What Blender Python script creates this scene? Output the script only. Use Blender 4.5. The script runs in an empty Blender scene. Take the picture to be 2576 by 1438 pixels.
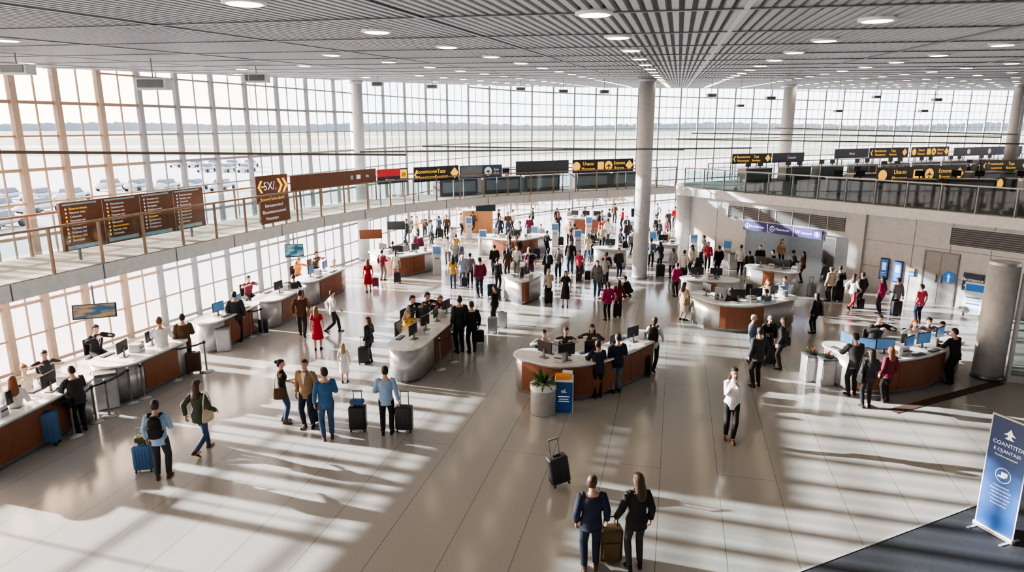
import bpy, bmesh, math, random
from math import sin, cos, pi, radians, sqrt, atan2
from mathutils import Vector, Matrix
random.seed(7)
V = Vector
F = 1717.0; PT = radians(13.25); CH = 7.3
scene = bpy.context.scene
COL = scene.collection

# ---------------------------------------------------------------- survey helpers
def ray(u, v):
    dx = (u - 1288) / F; dy = (719 - v) / F
    return V((dx, cos(PT) + sin(PT) * dy, -sin(PT) + cos(PT) * dy))
def gp(u, v, z=0.0):
    d = ray(u, v); t = (z - CH) / d.z
    return V((d.x * t, d.y * t, z))
def zat(u, v, y):
    d = ray(u, v); return CH + d.z * y / d.y
def ceil_z(y): return 8.2 + 0.038 * y

# ---------------------------------------------------------------- materials
MATS = {}
def mat(name, col, rough=0.6, metal=0.0, emi=0.0, var=0.08, nscale=6.0, bump=0.0):
    if name in MATS: return MATS[name]
    m = bpy.data.materials.new(name); m.use_nodes = True
    nt = m.node_tree; b = nt.nodes['Principled BSDF']
    b.inputs['Roughness'].default_value = rough; b.inputs['Metallic'].default_value = metal
    tc = nt.nodes.new('ShaderNodeTexCoord'); n = nt.nodes.new('ShaderNodeTexNoise')
    n.inputs['Scale'].default_value = nscale; n.inputs['Detail'].default_value = 3
    nt.links.new(tc.outputs['Object'], n.inputs['Vector'])
    r = nt.nodes.new('ShaderNodeValToRGB')
    r.color_ramp.elements[0].position = .3; r.color_ramp.elements[1].position = .7
    r.color_ramp.elements[0].color = tuple(c * (1 - var) for c in col) + (1,)
    r.color_ramp.elements[1].color = tuple(min(1, c * (1 + var)) for c in col) + (1,)
    nt.links.new(n.outputs['Fac'], r.inputs['Fac']); nt.links.new(r.outputs['Color'], b.inputs['Base Color'])
    if emi > 0:
        b.inputs['Emission Color'].default_value = tuple(col) + (1,); b.inputs['Emission Strength'].default_value = emi
    if bump > 0:
        bp = nt.nodes.new('ShaderNodeBump'); bp.inputs['Strength'].default_value = bump
        nt.links.new(n.outputs['Fac'], bp.inputs['Height']); nt.links.new(bp.outputs['Normal'], b.inputs['Normal'])
    MATS[name] = m; return m
def glass_mat(name, tint, fac=0.08):
    m = bpy.data.materials.new(name); m.use_nodes = True; nt = m.node_tree; nt.nodes.clear()
    o = nt.nodes.new('ShaderNodeOutputMaterial'); mx = nt.nodes.new('ShaderNodeMixShader')
    t = nt.nodes.new('ShaderNodeBsdfTransparent'); g = nt.nodes.new('ShaderNodeBsdfGlossy')
    fr = nt.nodes.new('ShaderNodeFresnel'); fr.inputs['IOR'].default_value = 1.0 + fac * 4
    t.inputs['Color'].default_value = tuple(tint) + (1,); g.inputs['Roughness'].default_value = .03
    nt.links.new(fr.outputs[0], mx.inputs[0]); nt.links.new(t.outputs[0], mx.inputs[1]); nt.links.new(g.outputs[0], mx.inputs[2])
    nt.links.new(mx.outputs[0], o.inputs[0]); MATS[name] = m; return m
GLASS = glass_mat('window_glass', (.985, .99, 1), .05)
RGLASS = glass_mat('railing_glass', (.66, .73, .73), .10)
FRAME = mat('frame_paint', (.24, .25, .265), .45)
FRAME_GLOW = mat('frame_warm_glow', (.38, .27, .19), .45)  # warm sun glow on the left bays, put into the frame colour
WHITE = mat('white_laminate', (.78, .79, .80), .3)
FASC = mat('white_fascia', (.76, .76, .76), .5)
STEEL = mat('brushed_steel', (.50, .51, .53), .34, .55)
STEELD = mat('dark_steel', (.18, .19, .21), .35, .6)
BRONZE = mat('bronze_rail', (.30, .21, .14), .4, .4)
WOOD = mat('red_brown_wood', (.20, .068, .032), .42, nscale=9)
ORWOOD = mat('orange_wood', (.55, .24, .10), .45)
BLACK = mat('black_plastic', (.015, .015, .017), .4)
DARK = mat('dark_panel', (.04, .045, .055), .45)
MID = mat('mid_grey_panel', (.09, .10, .12), .45)
LGREY = mat('grey_panel', (.50, .51, .53), .4, .05)
WALLG = mat('wall_grey', (.47, .485, .51), .42, .08)
PAPER = mat('paper', (.85, .85, .83), .7)
SCREEN = mat('screen_blue', (.05, .12, .24), .15, emi=.8)
YEL = mat('sign_yellow', (.95, .47, .01), .5, emi=1.3)
SWHITE = mat('sign_white', (.9, .9, .9), .5, emi=.5)
HAZE_BROWN = mat('sign_haze_brown', (.19, .068, .03), .5)  # brown of the warm haze over the signs, put into their colour
NAVY = mat('sign_navy', (.015, .028, .085), .4)
PURP = mat('banner_indigo', (.028, .024, .19), .5)
BLUE = mat('banner_blue', (.015, .09, .30), .45)
SBLUE = mat('sign_blue', (.02, .15, .5), .45, emi=.3)
RED = mat('sign_red', (.6, .02, .03), .5, emi=.3)
LBLUE = mat('sign_light_blue', (.35, .6, .75), .5)
GREEN = mat('leaf_green', (.04, .15, .03), .5)
COLN = mat('column_paint', (.60, .61, .63), .45, bump=.02)

# ---------------------------------------------------------------- mesh builder
class MB:
    def __init__(s): s.v = []; s.f = []; s.m = []
    def add(s, vs, fs, mi=0, M=None):
        b = len(s.v)
        s.v += [(M @ V(p)) if M is not None else V(p) for p in vs]
        s.f += [tuple(i + b for i in f) for f in fs]; s.m += [mi] * len(fs); return s
    def box(s, c, d, rz=0, mi=0, M=None, taper=1.0):
        x, y, z = d[0] / 2, d[1] / 2, d[2] / 2
        vs = [(-x, -y, -z), (x, -y, -z), (x, y, -z), (-x, y, -z)] + [(-x * taper, -y * taper, z), (x * taper, -y * taper, z), (x * taper, y * taper, z), (-x * taper, y * taper, z)]
        T = Matrix.Translation(c) @ Matrix.Rotation(rz, 4, 'Z')
        if M is not None: T = M @ T
        return s.add(vs, [(3, 2, 1, 0), (4, 5, 6, 7), (0, 1, 5, 4), (1, 2, 6, 5), (2, 3, 7, 6), (3, 0, 4, 7)], mi, T)
    def seg(s, a, b, w, h, mi=0):
        """rectangular bar from a to b, h is its vertical size"""
        a = V(a); b = V(b); d = (b - a).normalized()
        up = V((0, 0, 1)) if abs(d.z) < .9 else V((0, 1, 0))
        r = d.cross(up).normalized() * w / 2; q = r.cross(d).normalized() * h / 2
        vs = [a - r - q, a + r - q, a + r + q, a - r + q, b - r - q, b + r - q, b + r + q, b - r + q]
        return s.add(vs, [(0, 1, 2, 3), (7, 6, 5, 4), (0, 4, 5, 1), (1, 5, 6, 2), (2, 6, 7, 3), (3, 7, 4, 0)], mi)
    def tube(s, pts, rad, ref=(1, 0, 0), n=12, mi=0, M=None):
        pts = [V(p) for p in pts]; b = len(s.v); ref = V(ref); N = len(pts); vs = []; fs = []
        for i, p in enumerate(pts):
            t = (pts[min(i + 1, N - 1)] - pts[max(i - 1, 0)])
            if t.length < 1e-6: t = V((0, 0, 1))
            t.normalize(); a = ref - t * ref.dot(t)
            if a.length < .05: a = V((0, 1, 0)) - t * t.y
            a.normalize(); c = t.cross(a); r = rad[i]
            ra, rb = r if isinstance(r, tuple) else (r, r)
            for k in range(n):
                th = 2 * pi * k / n; vs.append(p + a * ra * cos(th) + c * rb * sin(th))
        for i in range(N - 1):
            for k in range(n):
                k2 = (k + 1) % n; fs.append((i * n + k, i * n + k2, (i + 1) * n + k2, (i + 1) * n + k))
        fs.append(tuple(range(n))[::-1]); fs.append(tuple((N - 1) * n + k for k in range(n)))
        return s.add(vs, fs, mi, M)
    def lathe(s, prof, n=24, c=(0, 0, 0), mi=0):
        vs = []; fs = []; N = len(prof)
        for r, z in prof:
            for k in range(n): vs.append((c[0] + r * cos(2 * pi * k / n), c[1] + r * sin(2 * pi * k / n), c[2] + z))
        for i in range(N - 1):
            for k in range(n):
                k2 = (k + 1) % n; fs.append((i * n + k, i * n + k2, (i + 1) * n + k2, (i + 1) * n + k))
        fs.append(tuple(range(n))[::-1]); fs.append(tuple((N - 1) * n + k for k in range(n)))
        return s.add(vs, fs, mi)
    def prism(s, poly, z0, z1, mi=0):
        n = len(poly); vs = [(p[0], p[1], z0) for p in poly] + [(p[0], p[1], z1) for p in poly]
        fs = [tuple(range(n))[::-1], tuple(range(n, 2 * n))] + [(i, (i + 1) % n, n + (i + 1) % n, n + i) for i in range(n)]
        return s.add(vs, fs, mi)
    def ball(s, c, r, n=10, mi=0, M=None):
        rx, ry, rz = r if isinstance(r, tuple) else (r, r, r); vs = []; fs = []; R = n // 2 + 1
        for i in range(R + 1):
            ph = pi * (i + .02) / (R + .04)
            for k in range(n): vs.append((c[0] + rx * sin(ph) * cos(2 * pi * k / n), c[1] + ry * sin(ph) * sin(2 * pi * k / n), c[2] - rz * cos(ph)))
        for i in range(R):
            for k in range(n):
                k2 = (k + 1) % n; fs.append((i * n + k, i * n + k2, (i + 1) * n + k2, (i + 1) * n + k))
        fs.append(tuple(range(n))[::-1]); fs.append(tuple(R * n + k for k in range(n)))
        return s.add(vs, fs, mi, M)
    def mesh(s, name, origin=None, smooth=False):
        me = bpy.data.meshes.new(name); o = origin if origin is not None else V((0, 0, 0))
        me.from_pydata([tuple(p - o) for p in s.v], [], s.f); me.update()
        me.polygons.foreach_set('material_index', s.m)
        if smooth: me.polygons.foreach_set('use_smooth', [True] * len(s.f))
        return me

def meta(o, label=None, cat=None, group=None, kind=None):
    if label: o['label'] = label
    if cat: o['category'] = cat
    if group: o['group'] = group
    if kind: o['kind'] = kind
def put(name, me, mats=None, parent=None, loc=(0, 0, 0), rz=0, bevel=0, objmats=None, **kw):
    o = bpy.data.objects.new(name, me); COL.objects.link(o)
    if mats is not None:
        for m in (mats if isinstance(mats, (list, tuple)) else [mats]): me.materials.append(m)
    if objmats is not None:
        while len(me.materials) < len(objmats): me.materials.append(None)
        for i, m in enumerate(objmats): o.material_slots[i].link = 'OBJECT'; o.material_slots[i].material = m
    o.location = loc; o.rotation_euler = (0, 0, rz)
    if parent: o.parent = parent
    if bevel:
        b = o.modifiers.new('bevel', 'BEVEL'); b.width = bevel; b.segments = 2; b.limit_method = 'ANGLE'
    meta(o, **kw); return o
def root(name, loc, rz=0, label='', cat='', group=None, sc=1):
    e = bpy.data.objects.new(name, None); COL.objects.link(e); e.empty_display_size = .2
    e.location = loc; e.rotation_euler = (0, 0, rz); e.scale = (sc, sc, sc); meta(e, label, cat, group); return e
def wpart(name, mb, mats, rt, smooth=False, bevel=0, label=None):
    return put(name, mb.mesh(name, V(rt.location), smooth), mats, rt, bevel=bevel, label=label)
def lpart(name, mb, mats, rt, smooth=False, bevel=0, label=None):
    return put(name, mb.mesh(name, None, smooth), mats, rt, bevel=bevel, label=label)
def struct(name, mb, mats, smooth=False, label=None):
    return put(name, mb.mesh(name, None, smooth), mats, kind='structure', label=label)
def clone(rt, loc, rz, sc=None, label=None, group=None):
    n = rt.copy(); COL.objects.link(n); n.location = loc; n.rotation_euler = (0, 0, rz)
    if sc: n.scale = (sc, sc, sc)
    if label: n['label'] = label
    def rec(a, b):
        for c in a.children:
            k = c.copy(); COL.objects.link(k); k.parent = b; rec(c, k)
    rec(rt, n); return n
def bake(me, mods):
    o = bpy.data.objects.new('tmp', me); COL.objects.link(o)
    for t, kw in mods:
        m = o.modifiers.new('m', t)
        for k, v in kw.items(): setattr(m, k, v)
    dg = bpy.context.evaluated_depsgraph_get()
    r = bpy.data.meshes.new_from_object(o.evaluated_get(dg)); bpy.data.objects.remove(o); return r
TX = {}
def text_mesh(s, al='CENTER'):
    if (s, al) in TX: return TX[(s, al)]
    c = bpy.data.curves.new('txt', 'FONT'); c.body = s; c.size = 1; c.align_x = al; c.align_y = 'CENTER'; c.extrude = .004; c.resolution_u = 2
    o = bpy.data.objects.new('tmp', c); COL.objects.link(o)
    dg = bpy.context.evaluated_depsgraph_get()
    me = bpy.data.meshes.new_from_object(o.evaluated_get(dg)); bpy.data.objects.remove(o)
    me.transform(Matrix.Rotation(pi / 2, 4, 'X')); TX[(s, al)] = me; return me

# ---------------------------------------------------------------- plan of the hall
WALL = [V(p) for p in [(-25.4, -10), (-22.8, -3), (-20.2, 4.2), (-17.6, 11.5), (-15, 18.8), (-12.4, 26.1), (-9.75, 33.5), (-7.6, 40), (-5.1, 46.3), (-2.6, 51.3), (.6, 56), (5.2, 60.6), (10.5, 64.6), (16.2, 68), (27, 74), (40, 80.5), (60, 89.5), (84, 99)]]
C1 = V((9.9, 38.7)); C2 = V((27, 15.2)); FE = (C2 - C1).normalized(); FN = V((FE.y, -FE.x)); 
if FN.x > 0: FN = -FN
ROOM = WALL + [V((84, -10))]
def inside(p, poly=ROOM):
    c = False; n = len(poly)
    for i in range(n):
        a = poly[i]; b = poly[(i + 1) % n]
        if (a.y > p.y) != (b.y > p.y) and p.x < (b.x - a.x) * (p.y - a.y) / (b.y - a.y) + a.x: c = not c
    return c
def hit_poly(u, v, path):
    d = ray(u, v); best = None
    for a, b in zip(path[:-1], path[1:]):
        e = b - a; den = d.x * e.y - d.y * e.x
        if abs(den) < 1e-9: continue
        t = (a.x * e.y - a.y * e.x) / den; q = (a.x * d.y - a.y * d.x) / den
        if t > 0 and -1e-4 <= q <= 1.0001 and (best is None or t < best[0]): best = (t, V((d.x * t, d.y * t, CH + d.z * t)))
    return best[1] if best else None
def offset_path(path, d):
    out = []
    for i, p in enumerate(path):
        t = (path[min(i + 1, len(path) - 1)] - path[max(i - 1, 0)]); t = V((t.x, t.y)).normalized()
        out.append(V((p[0] - t.y * d, p[1] + t.x * d)))
    return out
def smooth_path(path, n=6):
    out = []
    for i in range(len(path) - 1):
        p0 = path[max(i - 1, 0)]; p1 = path[i]; p2 = path[i + 1]; p3 = path[min(i + 2, len(path) - 1)]
        for k in range(n):
            t = k / n
            out.append(V([.5 * (2 * p1[j] + (p2[j] - p0[j]) * t + (2 * p0[j] - 5 * p1[j] + 4 * p2[j] - p3[j]) * t * t + (3 * p1[j] - p0[j] - 3 * p2[j] + p3[j]) * t ** 3) for j in (0, 1)]))
    out.append(V((path[-1][0], path[-1][1]))); return out
def resample(path, step):
    L = [0]
    for a, b in zip(path[:-1], path[1:]): L.append(L[-1] + (b - a).length)
    n = max(1, round(L[-1] / step)); out = []
    for k in range(n + 1):
        s = L[-1] * k / n; i = 0
        while i < len(L) - 2 and L[i + 1] < s: i += 1
        out.append(path[i].lerp(path[i + 1], min(1, (s - L[i]) / max(1e-6, L[i + 1] - L[i]))))
    return out

# floor
def floor_material():
    m = bpy.data.materials.new('terrazzo'); m.use_nodes = True; nt = m.node_tree; b = nt.nodes['Principled BSDF']
    L = nt.links.new; tc = nt.nodes.new('ShaderNodeTexCoord'); mp = nt.nodes.new('ShaderNodeMapping')
    mp.inputs['Rotation'].default_value = (0, 0, radians(13.4 + 90)); L(tc.outputs['Object'], mp.inputs['Vector'])
    br = nt.nodes.new('ShaderNodeTexBrick'); L(mp.outputs[0], br.inputs['Vector'])
    br.inputs['Scale'].default_value = 1; br.inputs['Mortar Size'].default_value = .006; br.inputs['Mortar Smooth'].default_value = .4
    br.inputs['Brick Width'].default_value = 14.0; br.inputs['Row Height'].default_value = 1.2; br.offset = 0.37
    br.inputs['Color1'].default_value = (.385, .388, .385, 1); br.inputs['Color2'].default_value = (.40, .403, .40, 1); br.inputs['Mortar'].default_value = (.10, .10, .10, 1)
    n = nt.nodes.new('ShaderNodeTexNoise'); n.inputs['Scale'].default_value = 45; n.inputs['Detail'].default_value = 3; L(tc.outputs['Object'], n.inputs['Vector'])
    r = nt.nodes.new('ShaderNodeValToRGB'); r.color_ramp.elements[0].position = .35; r.color_ramp.elements[1].position = .65
    r.color_ramp.elements[0].color = (.88, .88, .88, 1); r.color_ramp.elements[1].color = (1.06, 1.06, 1.06, 1); L(n.outputs[0], r.inputs[0])
    mx = nt.nodes.new('ShaderNodeMix'); mx.data_type = 'RGBA'; mx.blend_type = 'MULTIPLY'; mx.inputs[0].default_value = 1
    L(br.outputs['Color'], mx.inputs[6]); L(r.outputs[0], mx.inputs[7]); L(mx.outputs[2], b.inputs['Base Color'])
    b.inputs['Roughness'].default_value = .15; b.inputs['Specular IOR Level'].default_value = .62
    return m
struct('floor', MB().prism([(p.x, p.y) for p in ROOM], -.35, 0), floor_material(), label='pale grey terrazzo floor with thin dark joints')

# windows
us = [-700, -560, -430, -310, -200, -95, 18, 130, 240, 340, 435, 525, 610, 690, 765, 835, 900, 960]
u = 1015
while u < 2900: us.append(u); u += 54 if u < 1700 else 46
anch = [V((-25.4, -10)), V((-24.1, -6.5)), V((-22.8, -3)), V((-21.5, .6)), V((-20.2, 4.2)), V((-19.3, 6.8)), V((-18.4, 9.2))]
for uu in us:
    h = hit_poly(uu, 170, WALL)
    if h is not None and h.y > 10.5: anch.append(V((h.x, h.y)))
wn = 0
for a, b in zip(anch[:-1], anch[1:]):
    wn += 1; mb = MB(); za = ceil_z(a.y) + .1; zb = ceil_z(b.y) + .1; L = (b - a).length
    mb.seg((a.x, a.y, 0), (a.x, a.y, za), .13, .26)
    z = .12; q = 0
    while z < za - .2:
        mb.seg((a.x, a.y, z), (b.x, b.y, z), .10, .095 if q % 2 == 0 else .055); z += .98; q += 1
    ns = 1 if L < 2.0 else (2 if L < 3.6 else 3)
    for k in range(1, ns + 1):
        p = a.lerp(b, k / (ns + 1)); mb.seg((p.x, p.y, 0), (p.x, p.y, ceil_z(p.y) + .1), .04, .05)
    mb.add([(a.x, a.y, 0), (b.x, b.y, 0), (b.x, b.y, zb), (a.x, a.y, za)], [(0, 1, 2, 3)], 1)
    struct('window_%d' % wn, mb, [FRAME_GLOW if a.y < 24 else FRAME, GLASS])
struct('wall_back', MB().seg((-25.4, -10, 4.2), (84, -10, 4.2), .3, 8.4), LGREY)
struct('wall_right', MB().seg((84, -10, 6.5), (84, 99, 6.5), .3, 13), LGREY)

# ceiling: continuous slatted metal
AX = radians(13.3); D1 = V((sin(AX), cos(AX))); D2 = V((cos(AX), -sin(AX)))
mb = MB(); t = -26.0; W = .125
def exit_s(t):
    o = D2 * t; best = None
    for a, b in zip(WALL[:-1], WALL[1:]):
        e = b - a; den = D1.x * e.y - D1.y * e.x
        if abs(den) < 1e-9: continue
        w = a - o; s = (w.x * e.y - w.y * e.x) / den; q = (w.x * D1.y - w.y * D1.x) / den
        if 0 <= q <= 1 and s > -12 and (best is None or s > best): best = s
    return best
while t < 62:
    e = exit_s(t); 
    if e is None: e = 110 if t > 40 else None
    if e is not None:
        s0 = (-10 + t * sin(AX)) / cos(AX)
        prof = [(0, 0), (.01, -.05), (.075, -.05), (.085, 0), (W, 0)]
        vs = []
        for ss in (s0, e):
            for dt, dz in prof:
                p = D1 * ss + D2 * (t + dt); vs.append((p.x, p.y, ceil_z(p.y) + dz))
        if e > s0 + .5: mb.add(vs, [(i, i + 1, i + 6, i + 5) for i in range(3)], 0).add(vs, [(3, 4, 9, 8)], 1)
    t += W
CEIL = mat('ceiling_metal', (.36, .375, .40), .42, .25)
struct('ceiling', mb, [CEIL, mat('ceiling_gap', (.07, .075, .085), .6)], label='grey slatted metal ceiling')
tn = 0
def ctrim(o, d, smax, w, m):
    global tn
    s = -60; st = None; last = None
    while s < smax:
        p = o + d * s
        if inside(p) and p.y > -9: 
            if st is None: st = p
            last = p
        elif st is not None: break
        s += .5
    if st is not None and (last - st).length > 1:
        tn += 1; struct('trim_%d' % tn, MB().seg((st.x, st.y, ceil_z(st.y) - .055), (last.x, last.y, ceil_z(last.y) - .055), w, .02), m)
for k in range(-1, 36): ctrim(D1 * (k * 2.5), D2, 120, .045, STEELD)
for k in range(-7, 18): ctrim(D2 * (k * 3.4 + .6), D1, 140, .05, STEELD if k % 4 else LGREY)

# downlights
LAMP = mat('downlight_glow', (1.0, .80, .50), .5, emi=22)
mbr = MB().lathe([(.15, .02), (.20, .02), (.20, -.02), (.17, -.03), (.15, -.01)], 24); mbd = MB().lathe([(.16, .0), (.16, -.028)], 20)
dl = root('downlight', (0, 0, 0), label='round recessed warm ceiling downlight', cat='ceiling light', group='ceiling downlights')
lpart('trim_ring', mbr, FASC, dl, True); lpart('lamp_disc', mbd, LAMP, dl)
first = True; cnt = 0
for i in range(1, 26):
    for j in range(-8, 22):
        p = D1 * (i * 2.9 - 1.2 + (j % 2) * 1.3) + D2 * (j * 3.0 - .9)
        if not inside(p) or p.y < 6: continue
        uu = 1288 + F * p.x / p.y
        if uu < -50 or uu > 2650 or p.y > 60 or cnt > 285: continue
        if p.x < -3 and (i + j) % 3: continue
        if not inside(p + V((-.6, .6))): continue
        loc = (p.x, p.y, ceil_z(p.y) - .055); cnt += 1
        if first: dl.location = loc; first = False
        else: clone(dl, loc, 0)
# ceiling hung projector boxes
for (uu, vv, s) in [(42, 165, 1.0), (385, 203, 1.3), (645, 190, 1.2), (950, 207, .8), (1087, 214, .9), (1310, 220, .8), (1417, 226, .8), (1520, 227, .8), (1790, 236, .8), (1862, 262, .6), (1938, 243, .8), (2108, 275, .6), (2205, 240, .6), (2323, 275, .6), (2357, 247, .7)]:
    d = ray(uu, vv); y = {42: 14, 385: 16, 645: 20, 950: 28}.get(uu, 34); x = d.x / d.y * y; z = zat(uu, vv, y)
    cz = ceil_z(y); drop = cz - .055 - z
    r = root('ceiling_speaker', (x, y, cz - .055), label='small pale box hung from ceiling on a thin rod', cat='speaker', group='ceiling hung boxes')
    lpart('rod', MB().tube([(0, 0, 0), (0, 0, -drop)], [.012, .012], n=8), STEELD, r)
    lpart('housing', MB().box((0, 0, -drop - .07), (.55 * s, .3, .2 * s)).box((0, -.155, -drop - .07), (.45 * s, .02, .13 * s), mi=1), [FASC if y < 25 else LGREY, STEELD], r, bevel=.02)

# columns
def column(uu, vv, rad, name='column', y=None, z0=0):
    if y is None: g = gp(uu, vv); x, y = g.x, g.y
    else: d = ray(uu, vv); x = d.x / d.y * y
    r = root(name, (x, y, z0), label='tall round light grey column reaching the ceiling', cat='column')
    h = ceil_z(y) - .055 - z0
    lpart('shaft', MB().lathe([(rad, 0), (rad, h)], 40), COLN, r, True)
    lpart('base_collar', MB().lathe([(rad + .03, 0), (rad + .03, .14), (rad + .005, .16)], 40), STEEL, r, True)
    lpart('capital_ring', MB().lathe([(rad + .005, h - .14), (rad + .05, h - .1), (rad + .05, h - .01)], 40), LGREY, r, True)
column(915, 652, .36); column(1608, 698, .37); column(1979, 330, .42, y=49.5); column(2552, 330, .40, y=50, z0=3.91)
g = gp(2481, 948)
r = root('short_column', (g.x, g.y, 0), label='short wide grey metal-clad round column', cat='column')
lpart('shaft', MB().lathe([(.40, 0), (.40, 3.42)], 40), LGREY, r, True); lpart('cap', MB().lathe([(.40, 3.42), (.38, 3.5), (.1, 3.5)], 40), STEEL, r); lpart('base_collar', MB().lathe([(.43, 0), (.43, .12), (.41, .14)], 40), STEELD, r, True)
g2 = gp(2550, 962)
r = root('glazed_pillar', (g2.x + .3, g2.y, 0), -.35, label='flat metal framed glass pillar beside the short column', cat='pillar')
lpart('frame', MB().box((-.42, 0, 1.6), (.07, .2, 3.2)).box((.42, 0, 1.6), (.07, .2, 3.2)).box((0, 0, .1), (.9, .22, .2)).box((0, 0, 3.15), (.9, .2, .1)).box((0, 0, 1.2), (.8, .1, .05)), LGREY, r)
lpart('glass_pane', MB().box((0, 0, 1.65), (.78, .02, 2.9)), RGLASS, r)

# ---------------------------------------------------------------- walkway and deck
DZ = 3.9
BF = [V(p) for p in [(-16.2, -4), (-14.9, 2), (-13.1, 8.5), (-11.1, 14.4), (-9.66, 19.05), (-6.96, 26.6), (-3.45, 31.6), (1.25, 34.9), (9.4, 39.3)]]
BFs = resample(smooth_path(BF, 8), .8)
BB = offset_path(BFs, 2.7)
r = root('elevated_walkway', (BFs[0].x, BFs[0].y, DZ - .4), label='long curved elevated walkway with white fascia along the glass wall', cat='walkway')
mb = MB(); mb.prism([tuple(p) for p in BFs + BB[::-1]], DZ - .4, DZ - .02); wpart('slab', mb, FASC, r)
DCK = mat('deck_carpet', (.40, .375, .35), .6)
mb = MB(); ins = offset_path(BFs, .05); ins2 = offset_path(BFs, 2.65); mb.prism([tuple(p) for p in ins + ins2[::-1]], DZ - .02, DZ); wpart('deck_finish', mb, DCK, r)
o1 = offset_path(BFs, -.005)
rs = resample(o1, 2.4)
for a in rs[1:-1]: wpart('fascia_joint', MB().box((a.x, a.y, DZ - .2), (.02, .02, .38)), MID, r)
def balustrade(path, z0, step, frame, glass, label, group=None):
    pts = resample(path, step); r = root('balustrade', (pts[0].x, pts[0].y, z0), label=label, cat='railing')
    mb = MB()
    for a, b in zip(pts[:-1], pts[1:]): mb.seg((a.x, a.y, z0 + 1.08), (b.x, b.y, z0 + 1.08), .07, .055)
    wpart('handrail', mb, frame, r); n = 0
    for a in pts:
        if n >= 95: break
        n += 1; wpart('post', MB().box((a.x, a.y, z0 + .54), (.06, .06, 1.08)), frame, r)
    n = 0
    for a, b in zip(pts[:-1], pts[1:]):
        if n >= 95: break
        n += 1; a2 = a.lerp(b, .05); b2 = a.lerp(b, .95)
        wpart('glass_panel', MB().add([(a2.x, a2.y, z0 + .09), (b2.x, b2.y, z0 + .09), (b2.x, b2.y, z0 + .97), (a2.x, a2.y, z0 + .97)], [(0, 1, 2, 3)]), glass, r)
    return r
balustrade(offset_path(BFs, .08), DZ, 1.35, BRONZE, RGLASS, 'bronze handrail with glass panels along walkway edge')
balustrade(offset_path(BFs, 2.6), DZ, 1.6, BRONZE, RGLASS, 'bronze handrail with glass panels by the windows')
DPp = [C1 + FN * .35, V((9.6, 41.5)), V((12.2, 43.2)), V((30, 52)), V((54, 64)), V((72, 45)), V((45, 13)), C2 + FN * .35]
r = root('upper_deck', (C1.x, C1.y, DZ - .45), label='white edged upper floor deck above the offices', cat='mezzanine')
wpart('slab', MB().prism([tuple(p) for p in DPp], DZ - .45, DZ - .01), FASC, r)
cen = V((40, 35)); wpart('deck_finish', MB().prism([tuple(p + (cen - p).normalized() * .45) for p in DPp], DZ - .01, DZ), mat('dark_deck_carpet', (.13, .135, .15), .6), r)
RST = mat('rail_steel', (.30, .31, .33), .35, .5)
balustrade([C1 + FN * .28, C2 + FN * .28], DZ, 1.3, RST, glass_mat('green_glass', (.46, .57, .57), .13), 'steel and green glass balustrade along deck edge')
balustrade([V((12.2, 43)), V((30, 51.8)), V((53.5, 63.6))], DZ, 2.0, RST, RGLASS, 'steel and glass balustrade at deck rear edge')
balustrade([V((16, 39.5)), V((34, 44.5)), V((52, 49))], DZ, 2.0, RST, RGLASS, 'steel and glass balustrade across the deck')

# ---------------------------------------------------------------- office building facade
def fp(u, v):
    d = ray(u, v); t = (C1.x * FN.x + C1.y * FN.y) / (d.x * FN.x + d.y * FN.y)
    p = V((d.x * t, d.y * t)); return ((p - C1).dot(FE), CH + d.z * t)
FANG = atan2(FE.y, FE.x)
FM = Matrix.Translation((C1.x, C1.y, 0)) @ Matrix.Rotation(FANG, 4, 'Z')   # local x along wall, -y towards hall
def fbox(mb, s0, s1, z0, z1, y0, y1, mi=0): return mb.box(((s0 + s1) / 2, (y0 + y1) / 2, (z0 + z1) / 2), (abs(s1 - s0), abs(y1 - y0), abs(z1 - z0)), M=FM, mi=mi)
o0 = fp(1868, 690)[0]; o1 = fp(2128, 700)[0]; SL = (C2 - C1).length
mb = MB(); fbox(mb, 0, o0, 0, DZ - .46, 0, .25); fbox(mb, o1, SL, 0, DZ - .46, 0, .25); fbox(mb, o0, o1, 2.25, DZ - .46, 0, .25)
struct('wall_office_front', mb, WALLG, label='light grey panelled office wall')
mb = MB(); fbox(mb, o0 - 1, o1 + 1, 0, DZ - .46, 5.5, 5.7); fbox(mb, o0 - 1, o0 - .8, 0, DZ - .46, .25, 5.5); fbox(mb, o1 + .8, o1 + 1, 0, DZ - .46, .25, 5.5); struct('wall_office_inner', mb, WALLG)
FILL_GLOW = mat('fill_panel_glow', (1, .96, .9), .5, emi=6)  # emissive fill panels added under the deck to brighten the office opening
for q in (.2, .5, .8):
    for yy in (1.6, 3.8):
        s = o0 + (o1 - o0) * q; P = FM @ V((s, yy, DZ - .5))
        r = root('added_fill_panel', P, FANG, 'added white fill panel brightening the office opening', 'ceiling light', 'added office fill panels')
        lpart('frame', MB().box((0, 0, .02), (1.0, 1.0, .03)), WHITE, r); lpart('fill_face', MB().box((0, 0, 0), (.9, .9, .02)), FILL_GLOW, r)
mb = MB().seg((C1.x, C1.y, 1.71), (12.4, 43, 1.71), .25, 3.42).seg((12.4, 43, 1.71), (54, 64, 1.71), .25, 3.42); struct('wall_office_side', mb, LGREY)
r = root('corner_column', (C1.x - .1, C1.y + .1, 0), label='white rounded corner column under the deck', cat='column')
lpart('shaft', MB().lathe([(.45, 0), (.45, 3.44)], 32), FASC, r, True)
k = 0
for uu in (1800, 2140, 2175, 2300, 2395, 2500):
    s = fp(uu, 600)[0]; k += 1
    mb = MB(); fbox(mb, s - .015, s + .015, 0, DZ - .46, -.01, 0); struct('trim_%d' % (100 + k), mb, STEELD)
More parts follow.
